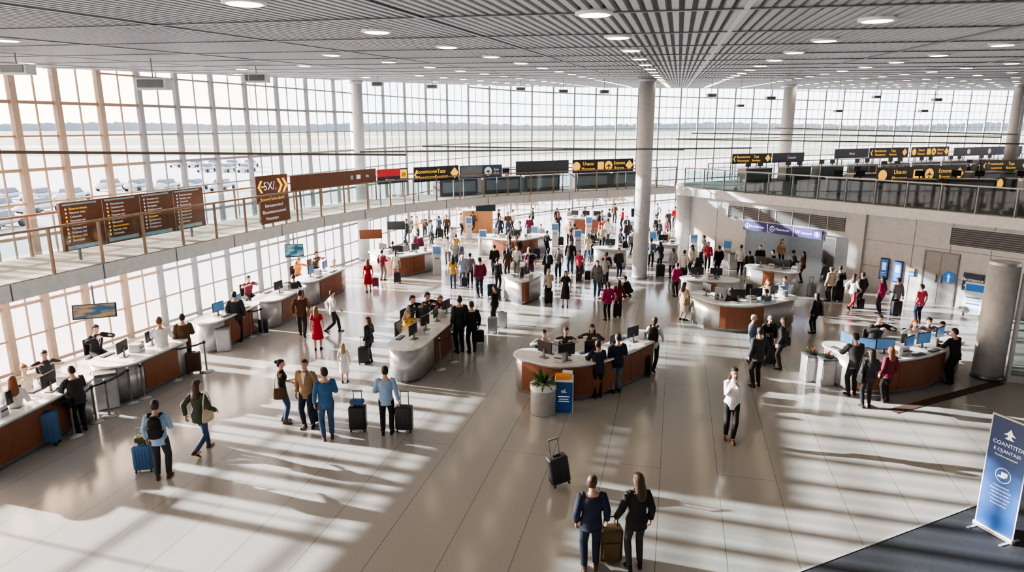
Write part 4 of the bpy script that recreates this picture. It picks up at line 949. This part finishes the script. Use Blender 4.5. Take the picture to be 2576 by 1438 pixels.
P(2140, 778, 696, -60, 'walk', 'f', 'long', 'brown', 'shirt', 'white', 'trousers', 'pink'); P(2162, 775, 684, 20, 'stand', 'm', 'short', 'dark', 'jacket', 'charcoal', 'trousers', 'black'); P(2212, 788, 713, 30, 'stand', 'f', 'long', 'dark', 'shirt', 'magenta', 'trousers', 'black'); P(2250, 792, 716, 10, 'pull', 'm', 'short', 'dark', 'jacket', 'grey', 'trousers', 'charcoal')
P(2308, 812, 738, 5, 'stand', 'm', 'short', 'brown', 'tshirt', 'pink', 'trousers', 'navy'); P(2084, 757, 673, 20, 'stand', 'f', 'bun', 'dark', 'jacket', 'beige', 'trousers', 'black'); P(2106, 755, 690, -40, 'bent', 'm', 'short', 'dark', 'jacket', 'black', 'trousers', 'black')
P(1930, None, 700, 180, 'desk', 'f', 'long', 'auburn', 'shirt', 'white', 'trousers', 'black'); P(1973, None, 693, 175, 'desk', 'm', 'short', 'dark', 'shirt', 'light blue', 'trousers', 'black')
P(1528, 805, 713, 15, 'stand', 'f', 'tail', 'dark', 'jacket', 'magenta', 'trousers', 'black'); P(1554, 797, 706, 0, 'pull', 'f', 'long', 'brown', 'jacket', 'burgundy', 'trousers', 'charcoal'); P(1585, 747, 704, 60, 'crouch', 'm', 'short', 'dark', 'jacket', 'black', 'trousers', 'black')
P(1422, 770, 688, 170, 'bent', 'f', 'long', 'dark', 'dress', 'black', '', ''); P(1380, 760, 700, 20, 'bent', 'm', 'short', 'grey', 'tshirt', 'beige', 'trousers', 'charcoal', h=1.45); P(1456, 707, 655, 180, 'stand', 'f', 'bun', 'brown', 'tshirt', 'pink', 'trousers', 'charcoal'); q = P(1524, 712, 660, 10, 'stand', 'm', 'short', 'dark', 'jacket', 'charcoal', 'trousers', 'black'); backpack(q)
P(1322, 755, 685, 30, 'counter', 'm', 'short', 'dark', 'jacket', 'charcoal', 'trousers', 'black'); P(1251, 730, 662, -30, 'stand', 'm', 'short', 'dark', 'jacket', 'black', 'trousers', 'black'); P(1277, 700, 648, 20, 'stand', 'f', 'long', 'brown', 'shirt', 'brown', 'trousers', 'black'); P(1300, 692, 645, 170, 'bent', 'm', 'short', 'dark', 'shirt', 'white', 'trousers', 'grey')
q = P(1377, 705, 650, 10, 'stand', 'm', 'short', 'dark', 'jacket', 'black', 'trousers', 'black'); backpack(q, 'charcoal'); P(1404, 700, 645, 170, 'bent', 'm', 'short', 'dark', 'tshirt', 'grey', 'trousers', 'navy'); P(1330, 690, 640, 180, 'desk', 'f', 'long', 'blond', 'shirt', 'light blue', 'trousers', 'black', h=1.4)
P(1140, 725, 650, 10, 'stand', 'f', 'long', 'dark', 'tshirt', 'yellow', 'trousers', 'denim'); P(1164, 720, 662, 20, 'pull', 'f', 'bun', 'grey', 'tshirt', 'light blue', 'trousers', 'grey'); P(1183, 715, 643, 5, 'stand', 'm', 'short', 'dark', 'shirt', 'grey', 'trousers', 'charcoal')
P(928, 735, 652, 20, 'stand', 'f', 'long', 'auburn', 'dress', 'red', '', ''); P(963, 705, 650, -30, 'bent', 'm', 'short', 'dark', 'shirt', 'burgundy', 'trousers', 'grey'); P(997, 708, 650, 10, 'stand', 'f', 'tail', 'brown', 'tshirt', 'white', 'trousers', 'beige'); P(1021, 680, 603, 20, 'counter', 'm', 'short', 'brown', 'jacket', 'grey', 'trousers', 'charcoal'); P(990, 678, 622, 20, 'stand', 'm', 'short', 'dark', 'jacket', 'brown', 'trousers', 'black')
P(1244, 690, 627, 15, 'stand', 'm', 'short', 'dark', 'jacket', 'black', 'trousers', 'black'); P(1127, 663, 617, 10, 'stand', 'm', 'short', 'dark', 'tshirt', 'white', 'trousers', 'grey'); P(1148, 656, 612, 10, 'stand', 'f', 'bun', 'dark', 'tshirt', 'yellow', 'trousers', 'beige')
P(1485, 645, 586, 175, 'bent', 'f', 'long', 'dark', 'jacket', 'charcoal', 'trousers', 'black'); P(1432, 618, 563, 170, 'stand', 'f', 'long', 'brown', 'shirt', 'beige', 'trousers', 'black'); P(1513, 606, 572, 10, 'stand', 'm', 'short', 'dark', 'tshirt', 'red', 'trousers', 'black'); P(1310, 640, 588, 10, 'counter', 'm', 'short', 'dark', 'jacket', 'navy', 'trousers', 'black')
for (uu, vf, vh, tc) in ((1085, 612, 578, 'grey blue'), (1036, 600, 553, 'charcoal'), (1050, 600, 556, 'yellow'), (1068, 597, 547, 'brown'), (1105, 598, 560, 'grey blue'), (1124, 597, 545, 'brown'), (1400, 573, 532, 'charcoal'), (1430, 575, 535, 'light grey'), (1531, 576, 540, 'navy'), (1565, 576, 543, 'red'), (1600, 570, 535, 'grey'), (1696, 570, 535, 'red'), (1710, 575, 540, 'pink'), (1680, 580, 540, 'charcoal'),
    (1255, 578, 540, 'charcoal'), (1290, 580, 545, 'white'), (1340, 574, 540, 'navy'), (1375, 645, 590, 'black'), (1575, 600, 560, 'charcoal'), (1590, 640, 590, 'grey'), (1650, 600, 555, 'black'), (1545, 560, 528, 'brown'), (1470, 572, 540, 'black'), (1160, 590, 555, 'white'), (1190, 585, 550, 'charcoal'), (1652, 560, 528, 'light grey'), (1625, 590, 550, 'navy'), (1360, 625, 575, 'light grey'), (1555, 700, 640, 'charcoal'), (1676, 640, 592, 'tan')):
    P(uu, vf, vh, random.uniform(-180, 180), random.choice(['stand', 'bent', 'walk']), random.choice('mf'), random.choice(['short', 'short', 'bun']), 'dark', random.choice(['jacket', 'shirt']), tc, 'trousers', random.choice(['black', 'navy', 'charcoal']))
for (uu, vf, vh, fc, ps, gg, hr, tc, bc) in ((1565, 670, 593, 10, 'stand', 'm', 'short', 'charcoal', 'black'), (1636, 670, 612, -20, 'stand', 'm', 'short', 'grey blue', 'black'), (1660, 680, 618, 20, 'counter', 'f', 'long', 'charcoal', 'black'), (1690, 700, 640, 10, 'stand', 'f', 'tail', 'light grey', 'navy'), (1718, 706, 650, -40, 'bent', 'm', 'short', 'white', 'charcoal'), (1738, 690, 632, 90, 'stand', 'f', 'long', 'beige', 'black'), (1768, 660, 600, 60, 'stand', 'm', 'short', 'light grey', 'charcoal'), (1805, 692, 620, 15, 'stand', 'm', 'short', 'black', 'black'), (1778, 680, 622, 170, 'bent', 'f', 'long', 'pink', 'black'), (1832, 655, 592, -10, 'stand', 'f', 'bun', 'burgundy', 'charcoal'), (1880, 708, 640, 10, 'stand', 'm', 'short', 'charcoal', 'grey'), (1908, 690, 645, 170, 'bent', 'm', 'short', 'black', 'black'), (1940, 705, 652, 60, 'stand', 'm', 'short', 'black', 'black'), (1962, 672, 634, 180, 'stand', 'f', 'long', 'tan', 'black'), (1990, 706, 655, -80, 'bent', 'f', 'bun', 'charcoal', 'black'), (2016, 710, 656, 60, 'stand', 'f', 'long', 'brown', 'black'), (1700, 745, 690, 20, 'stand', 'm', 'short', 'magenta', 'charcoal'), (1560, 640, 600, 90, 'stand', 'm', 'short', 'navy', 'black'),
    (1756, 712, 655, 20, 'bent', 'f', 'long', 'charcoal', 'black'), (1792, 648, 592, 0, 'stand', 'm', 'short', 'white', 'black'), (1815, 640, 590, 120, 'stand', 'f', 'long', 'black', 'black'), (1745, 640, 590, 0, 'stand', 'm', 'short', 'charcoal', 'black'), (1860, 690, 632, -30, 'stand', 'm', 'short', 'white', 'navy')):
    q = P(uu, vf, vh, fc, ps, gg, hr, 'dark', 'jacket', tc, 'trousers', bc)
    if gg == 'm' and fc == 10: backpack(q, 'charcoal')
# further travellers in the busy middle of the hall
rn = random.Random(23); tries = 0; added = 0
while added < 24 and tries < 600:
    tries += 1; uu = rn.uniform(1010, 1800); vf = rn.uniform(592, 752); g = gp(uu, vf); q2 = V((g.x, g.y))
    if uu < 1200 and vf > 690 or uu > 1400 and uu < 1500 and vf > 720 or (uu > 1570 and uu < 1650 and vf > 640) or (uu > 1700 and vf < 640): continue
    if min((q2 - o).length for o in PPOS) < 1.15 or min((q2 - o).length for o in OCC) < 1.0: continue
    added += 1
    gg = rn.choice('mf'); q = P(uu, vf, (719 - F * math.tan(math.atan2(rn.uniform(1.6, 1.76) - CH, g.y) + PT)), rn.choice([0, 15, 170, 190, 90, -80, 30]), rn.choice(['stand', 'bent', 'walk', 'pull', 'stand']), gg, 'short' if gg == 'm' else rn.choice(['long', 'tail', 'bun']), rn.choice(['dark', 'dark', 'brown', 'black', 'auburn']), rn.choice(['jacket', 'shirt', 'tshirt', 'jacket']), rn.choice(['charcoal', 'black', 'navy', 'grey', 'white', 'light grey', 'grey blue', 'brown', 'burgundy', 'beige']), 'trousers', rn.choice(['black', 'charcoal', 'navy', 'denim']))
    if added % 2: suitcase(0, 0, rn.choice(['black', 'charcoal', 'navy', 'grey', 'black']), rn.uniform(-30, 30), rn.uniform(.75, 1), True, loc=V((g.x + .5, g.y - .1, 0)))
    elif added % 4 == 0: backpack(q, rn.choice(['black', 'charcoal', 'navy']))
for o in [x for x in COL.objects if x.name.startswith('person') and 'seated' in x.get('label', '')]:
    place(oc, (o.location.x, o.location.y, 0), o.rotation_euler[2])

# ---------------------------------------------------------------- luggage placement
suitcase(366, 1183, 'blue', 10, .95); 
suitcase(122, 1118, 'blue', 15, 1.25, False, desc='large boxy case'); suitcase(797, 1062, 'black', 20, .78); suitcase(902, 1082, 'black', 0, 1.0, desc='large trolley case'); suitcase(1018, 1083, 'charcoal', -5, 1.0)
g = gp(902, 1082); r = root('travel_pillow', (g.x, g.y, .70), 0, 'small blue padded bag on top of the suitcase', 'bag'); lpart('cushion', MB().box((0, 0, .06), (.34, .2, .12)), cloth('blue'), r, bevel=.045)
suitcase(1410, 1222, 'charcoal', 20, 1.0, tilt=-.16)
suitcase(916, 914, 'black', 10, .85); suitcase(490, 937, 'brown', 20, 1.0, False, desc='large soft suitcase'); suitcase(664, 838, 'navy', 10, .8, False); suitcase(792, 765, 'grey', 15, .75); suitcase(1238, 836, 'steel', 10, .9, False); suitcase(1263, 823, 'steel', 0, .9, False)
suitcase(1207, 862, 'navy', 10, .7, False); suitcase(1617, 946, 'black', 10, 1.0, False); suitcase(1932, 918, 'charcoal', 0, 1.0); suitcase(1552, 797, 'black', 0, .8); suitcase(1168, 722, 'navy', 10, .7); suitcase(1040, 690, 'grey', 0, .7); suitcase(1380, 762, 'black', 10, .8, False); suitcase(1455, 708, 'charcoal', 0, .6)
suitcase(2106, 757, 'black', 0, 1.0, False); suitcase(2164, 775, 'black', 10, .6, False); suitcase(2252, 793, 'charcoal', 0, .9); suitcase(1660, 697, 'charcoal', 0, 1.0, False); suitcase(1715, 705, 'black', 0, .8); suitcase(1250, 755, 'black', 0, .8, False); suitcase(1108, 598, 'black', 0, .9); suitcase(1000, 712, 'black', 0, .8); suitcase(945, 722, 'burgundy', 0, .7, False); suitcase(1300, 752, 'black', 30, .9, False); suitcase(1478, 705, 'black', 0, .7)
for (a, b, c) in ((1540, 670, 'charcoal'), (1410, 618, 'black'), (1500, 608, 'charcoal'), (1620, 612, 'black'), (1272, 655, 'navy'), (1350, 650, 'black'), (1690, 620, 'charcoal'), (1880, 745, 'black'), (2040, 745, 'grey'), (1205, 720, 'black')): suitcase(a, b, c, 15, .85)
g = gp(1533, 1406); r = root('travel_bag', (g.x, g.y, 0), .1, 'olive brown upright travel bag with handle held by the couple', 'bag')
lpart('bag_body', MB().box((0, 0, .33), (.40, .26, .60)), mat('olive_brown', (.11, .07, .035), .7), r, bevel=.04); lpart('front_pocket', MB().box((0, -.14, .25), (.3, .04, .3)), mat('olive_brown', (.11, .07, .035)), r, bevel=.015)
lpart('handle', MB().tube([(-.12, 0, .62), (-.12, 0, .78), (-.07, 0, .82), (.07, 0, .82), (.12, 0, .78), (.12, 0, .62)], [.012] * 6, ref=(0, 1, 0), n=8), BLACK, r, True)
for x in (-.15, .15): lpart('wheel', MB().tube([(x - .02, .08, .03), (x + .02, .08, .03)], [.03, .03], ref=(0, 1, 0), n=12), BLACK, r, True)
r = root('duffel_bag', (gp(366, 1183).x, gp(366, 1183).y, .66), .2, 'small olive green bag strapped on the blue suitcase', 'bag'); lpart('bag_body', MB().box((0, 0, .08), (.28, .16, .15)), mat('olive', (.06, .07, .02), .8), r, bevel=.05); put('handle', HS, None, r, objmats=[BLACK])

# ---------------------------------------------------------------- stanchions, bins, planters
st = root('queue_post', (0, 0, 0), label='chrome queue barrier post with round base', cat='barrier post', group='queue barrier posts')
lpart('pole', MB().lathe([(.028, .03), (.028, .93), (.036, .93), (.036, 1.0), (.02, 1.02)], 16), STEEL, st, True); lpart('base', MB().lathe([(.18, 0), (.18, .02), (.06, .045), (.03, .06)], 28), STEEL, st, True); lpart('belt_head', MB().lathe([(.04, .90), (.04, .97)], 16), BLACK, st, True)
SP = [(24, 1140), (188, 1096), (243, 1060), (276, 1046), (332, 1012), (363, 1000), (411, 958), (443, 955), (521, 934), (533, 872), (633, 846), (662, 840), (1107, 928), (1139, 910)]
sp = [gp(a, b) for a, b in SP]
for p in sp: place(st, p, 0)
def belt(i, j):
    a = sp[i] + V((0, 0, .94)); b = sp[j] + V((0, 0, .94)); r = root('barrier_belt', a, label='black retractable belt between barrier posts', cat='belt', group='barrier belts')
    lo = V((0, 0, .04)); wpart('webbing', MB().seg(a, a.lerp(b, .25) - lo, .006, .05).seg(a.lerp(b, .25) - lo, a.lerp(b, .75) - lo, .006, .05).seg(a.lerp(b, .75) - lo, b, .006, .05), BLACK, r)
for i, j in ((0, 1), (1, 2), (3, 4), (5, 6), (7, 8), (9, 10), (10, 11), (12, 13), (2, 4)): belt(i, j)
bn = root('metal_bin', (0, 0, 0), label='brushed steel waste bin with dark top opening', cat='bin', group='steel waste bins')
lpart('body', MB().box((0, 0, .40), (.46, .4, .8)), STEEL, bn, bevel=.03); lpart('lid', MB().box((0, 0, .83), (.48, .42, .06)), STEELD, bn, bevel=.015); lpart('door', MB().box((0, -.203, .36), (.38, .01, .62)), LGREY, bn); lpart('plinth', MB().box((0, 0, .02), (.42, .36, .04)), BLACK, bn)
for (a, b, rz, s) in ((275, 1022, .5, 1.15), (565, 880, .3, .95), (1014, 938, .1, .85), (1806, 824, 0, .95), (2035, 955, .1, .95), (2073, 965, .1, .95), (1140, 600, 0, .9), (1842, 676, 0, 1.0), (1495, 640, 0, .9)):
    o = place(bn, gp(a, b), rz); o.scale = (s, s, s)
def leaves(r, z, n, L, seed, name='foliage'):
    rn = random.Random(seed); mb = MB()
    for i in range(n):
        a = rn.uniform(0, 2 * pi); l = L * rn.uniform(.7, 1.15); el = rn.uniform(.5, 1.4); w = .035 * L / .5; d = V((cos(a), sin(a), 0)); sd = V((-sin(a), cos(a), 0)); vs = []
        for k in range(6):
            t = k / 5; p = d * (l * t * cos(el) + .05 * t) + V((0, 0, z + l * (t * sin(el) - .55 * t * t * cos(el)))); ww = w * sin(pi * min(1, t * .9 + .1)); vs += [p - sd * ww, p + V((0, 0, -.01)), p + sd * ww]
        mb.add(vs, [(3 * k, 3 * k + 1, 3 * k + 4, 3 * k + 3) for k in range(5)] + [(3 * k + 1, 3 * k + 2, 3 * k + 5, 3 * k + 4) for k in range(5)])
    lpart(name, mb, GREEN, r, True)
g = gp(1366, 1036); r = root('potted_plant', g, 0, 'green leafy plant in a round brushed metal planter', 'plant')
lpart('planter', MB().lathe([(.325, 0), (.33, .02), (.33, .72), (.335, .80), (.29, .80), (.28, .70)], 32), STEEL, r, True); lpart('rim_band', MB().lathe([(.335, .66), (.345, .67), (.345, .80), (.335, .81)], 32), WHITE, r, True); lpart('soil', MB().lathe([(.29, .70), (.29, .74)], 24), mat('soil', (.05, .03, .02), .9), r)
leaves(r, .74, 60, .52, 4)
for (a, b) in ((2073, 965), (2035, 955)):
    gg = gp(a, b); r = root('flower_arrangement', (gg.x, gg.y, .82), 0, 'low green plant with small red flowers on a bin', 'plant'); leaves(r, 0, 26, .22, 6); rn = random.Random(2)
    for i in range(7): lpart('blossom', MB().ball((rn.uniform(-.12, .12), rn.uniform(-.12, .12), rn.uniform(.1, .18)), .02, 8), RED, r, True)
    lpart('tray', MB().lathe([(.15, 0), (.17, .05)], 20), BLACK, r)
g = gp(1418, 1030); r = root('leaflet_stand', g, -.1, 'blue leaflet stand box with orange and white papers on top', 'leaflet stand')
lpart('cabinet', MB().box((0, 0, .42), (.46, .4, .84)), BLUE, r, bevel=.015); lpart('frame', MB().box((-.235, 0, .45), (.02, .42, .9)).box((.235, 0, .45), (.02, .42, .9)), LGREY, r); lpart('tray', MB().box((0, 0, .88), (.48, .42, .06)), WHITE, r)
OPAP = mat('orange_paper', (.8, .32, .05)); lpart('papers', MB().box((-.03, -.05, .95), (.38, .3, .09), rz=.06), OPAP, r); lpart('papers', MB().box((.08, .12, .97), (.26, .16, .13), rz=-.1), PAPER, r)
o = put('lettering', text_mesh('oS.'), None, r, loc=(0, -.21, .6), objmats=[SWHITE]); o.scale = (.12,) * 3
for z, w in ((.45, .3), (.38, .24), (.32, .28)): lpart('text_line', MB().box((0, -.205, z), (w, .006, .015)), SWHITE, r)

# ---------------------------------------------------------------- roll-up banner, carpet, mat
A = gp(2452, 1318); B = gp(2545, 1370); w = (B - A).length; rz = atan2((B - A).y, (B - A).x); m = (A + B) / 2
r = root('roll_up_banner', (m.x, m.y, 0), rz, 'tall blue roll-up banner with white emblem and lettering', 'banner')
BH = 2.15
def bgrad():
    mt = bpy.data.materials.new('banner_print'); mt.use_nodes = True; nt = mt.node_tree; b = nt.nodes['Principled BSDF']; tc = nt.nodes.new('ShaderNodeTexCoord'); sx = nt.nodes.new('ShaderNodeSeparateXYZ'); cr_ = nt.nodes.new('ShaderNodeValToRGB')
    cr_.color_ramp.elements[0].color = (.008, .09, .36, 1); cr_.color_ramp.elements[1].color = (.012, .035, .12, 1); nt.links.new(tc.outputs['Generated'], sx.inputs[0]); nt.links.new(sx.outputs[2], cr_.inputs[0]); nt.links.new(cr_.outputs[0], b.inputs['Base Color']); b.inputs['Roughness'].default_value = .4; return mt
lpart('banner_sheet', MB().box((0, 0, .1 + BH / 2), (w, .012, BH)), bgrad(), r)
for x in (-w / 2, w / 2): lpart('edge_strip', MB().box((x, 0, .1 + BH / 2), (.018, .02, BH)), WHITE, r)
lpart('top_rail', MB().box((0, 0, .1 + BH), (w + .02, .03, .03)), STEEL, r)
lpart('cassette', MB().box((0, 0, .06), (w + .06, .1, .09)), STEEL, r, bevel=.02)
for x in (-.3, .3): lpart('foot', MB().box((x, 0, .01), (.05, .5, .02)), STEEL, r)
k_ = w / .8
for s, z, sz in (('COANTITDI', 1.66, .118), ('E C|)ANTAES', 1.53, .098), ('FvnnArsronnsuauni', 1.43, .06), ('\u2022 Sooeea-aboreed', .86, .045), ('Rcencaoprceooeaureo\'e', .79, .045), ('Monocproaccoecaea', .72, .045), ('e. Honaoeerohreaoeo\u00e9', .65, .045), ('Woooesbcca-aeaoe', .58, .045), ('Bocaosroeo&hean', .51, .045)):
    o = put('lettering', text_mesh(s), None, r, loc=(0, -.01, z + .1), objmats=[SWHITE]); o.scale = (sz * k_,) * 3
n = 28; vs = []
for k in range(n): a = 2 * pi * k / n; vs += [(.14 * cos(a), -.01, 1.18 + .14 * sin(a)), (.128 * cos(a), -.01, 1.18 + .128 * sin(a))]
lpart('emblem', MB().add(vs, [(2 * k, 2 * ((k + 1) % n), 2 * ((k + 1) % n) + 1, 2 * k + 1) for k in range(n)]), SWHITE, r)
lpart('emblem', MB().box((.02, -.01, 1.205), (.11, .004, .08)).box((-.025, -.01, 1.15), (.13, .004, .035)), SWHITE, r)
em = MB(); pts = [(0, .10), (.04, .03), (.11, -.025), (.04, -.02), (.03, -.05), (.08, -.10), (-.08, -.10), (-.03, -.05), (-.04, -.02), (-.11, -.025), (-.04, .03)]
em.add([(x, -.01, 1.97 + z) for x, z in pts], [tuple(range(len(pts)))]); lpart('emblem', em, SWHITE, r)
a = gp(1990, 1445); b = gp(2450, 1272); c = gp(2600, 1205); 
poly = [(a.x, a.y), (b.x, b.y), (c.x, c.y), (14, c.y - 2), (14, 6), (3, 6)]
put('carpet', MB().prism(poly[::-1], .0, .008).mesh('carpet'), [mat('slate_carpet', (.035, .042, .055), .7, nscale=60, var=.3)], label='dark slate grey carpet area with pale edging', cat='carpet')
struct('trim_130', MB().seg((a.x, a.y, .008), (b.x, b.y, .008), .05, .018).seg((b.x, b.y, .008), (c.x, c.y, .008), .05, .018), LGREY)
a = gp(2245, 1035); b = gp(2515, 962); put('floor_mat', MB().seg((a.x, a.y, .006), (b.x, b.y, .006), .28, .012).mesh('floor_mat'), [mat('brown_mat', (.07, .045, .035), .8)], label='narrow dark brown mat strip on floor by the counter', cat='mat')

# ---------------------------------------------------------------- monitors hung below walkway
def hang(u0, v0, u1, v1, y, label, base=BLACK, scr=SCREEN, top=3.5, tilt=.25, rz=0):
    um = (u0 + u1) / 2; vm = (v0 + v1) / 2; d = ray(um, vm); x = d.x / d.y * y; z = zat(um, vm, y); w = (u1 - u0) / F * y * 1.03; h = max(.25, (v1 - v0) / F * y)
    r = root('hanging_screen', (x, y, top), rz, label, 'screen', 'screens hung below the walkway'); L = top - z
    lpart('pole', MB().tube([(0, 0, 0), (0, 0, -L + .0)], [.02, .02], n=10), STEELD, r)
    M = Matrix.Translation((0, -.04, -L)) @ Matrix.Rotation(-tilt, 4, 'X')
    lpart('casing', MB().box((0, 0, 0), (w, .06, h), M=M), base, r, bevel=.01); lpart('display', MB().box((0, -.033, 0), (w * .94, .006, h * .88), M=M), scr, r)
def dispm(name, a, b):
    mt = bpy.data.materials.new(name); mt.use_nodes = True; nt = mt.node_tree; bs = nt.nodes['Principled BSDF']; tc = nt.nodes.new('ShaderNodeTexCoord'); no = nt.nodes.new('ShaderNodeTexNoise'); no.inputs['Scale'].default_value = 2.5; cr_ = nt.nodes.new('ShaderNodeValToRGB')
    cr_.color_ramp.elements[0].color = a + (1,); cr_.color_ramp.elements[1].color = b + (1,); cr_.color_ramp.elements[0].position = .4; cr_.color_ramp.elements[1].position = .6
    nt.links.new(tc.outputs['Generated'], no.inputs[0]); nt.links.new(no.outputs[0], cr_.inputs[0]); nt.links.new(cr_.outputs[0], bs.inputs['Base Color']); nt.links.new(cr_.outputs[0], bs.inputs['Emission Color']); bs.inputs['Emission Strength'].default_value = .4; return mt
DS = dispm('display_sunset', (.05, .12, .2), (.42, .27, .14)); DB = dispm('display_blue', (.02, .12, .2), (.25, .45, .5))
hang(190, 762, 288, 800, 16.2, 'wide display screen with landscape picture on ceiling pole', scr=DS, rz=.35); hang(718, 613, 762, 646, 25.5, 'tilted blue display hung from the walkway', scr=DB, rz=.35)
hang(905, 577, 960, 600, 33, 'brown sign board hung on a pole', base=HAZE_BROWN, scr=HAZE_BROWN, rz=.3); hang(975, 556, 1018, 577, 34, 'dark display hung on a pole', scr=DARK, rz=.2); hang(1198, 503, 1246, 531, 35.5, 'dark display hung below the walkway', scr=DARK); hang(1588, 524, 1620, 545, 40, 'dark blue display hung near the column', scr=NAVY, top=3.45)
hang(1402, 488, 1457, 500, 37.5, 'long dark sign board hung below walkway', scr=NAVY); hang(1480, 486, 1530, 498, 38, 'yellow sign board hung below walkway', scr=YEL)

# ---------------------------------------------------------------- camera, light
cam = bpy.data.cameras.new('camera'); cam.sensor_width = 36; cam.lens = 36 * F / 2576; cam.clip_end = 4000
co = bpy.data.objects.new('camera', cam); COL.objects.link(co); co.location = (0, 0, CH); co.rotation_euler = (pi / 2 - PT, 0, 0); scene.camera = co
sun = bpy.data.lights.new('sun', 'SUN'); sun.energy = 29; sun.angle = radians(.8); sun.color = (1, .955, .89)
so = bpy.data.objects.new('sun', sun); COL.objects.link(so); el = radians(17.0); dr = V((1, -.3, 0)).normalized() * cos(el) + V((0, 0, -sin(el))); so.rotation_euler = dr.to_track_quat('-Z', 'Y').to_euler(); so.location = (-40, 25, 30)
w = bpy.data.worlds.new('world'); scene.world = w; w.use_nodes = True; nt = w.node_tree; bg = nt.nodes['Background']
tc = nt.nodes.new('ShaderNodeTexCoord'); sx = nt.nodes.new('ShaderNodeSeparateXYZ'); rp = nt.nodes.new('ShaderNodeValToRGB'); nt.links.new(tc.outputs['Generated'], sx.inputs[0]); nt.links.new(sx.outputs[2], rp.inputs[0])
rp.color_ramp.elements[0].color = (.88, .95, 1, 1); rp.color_ramp.elements[1].color = (.45, .62, .9, 1)
# warm brighter sky around the sun direction
dt = nt.nodes.new('ShaderNodeVectorMath'); dt.operation = 'DOT_PRODUCT'; nt.links.new(tc.outputs['Generated'], dt.inputs[0]); dt.inputs[1].default_value = tuple(-dr)
mr = nt.nodes.new('ShaderNodeMapRange'); mr.inputs[1].default_value = .5; mr.inputs[2].default_value = 1; nt.links.new(dt.outputs['Value'], mr.inputs[0])
mx = nt.nodes.new('ShaderNodeMix'); mx.data_type = 'RGBA'; nt.links.new(mr.outputs[0], mx.inputs[0]); nt.links.new(rp.outputs[0], mx.inputs[6]); mx.inputs[7].default_value = (3.0, 1.9, 1.1, 1)
nt.links.new(mx.outputs[2], bg.inputs[0]); bg.inputs[1].default_value = 5.0
try: scene.view_settings.look = 'AgX - Medium High Contrast'
except Exception as ex_: print(ex_)
print('DOWNLIGHTS', cnt, 'OBJ', len(bpy.data.objects), 'ADDED', added)
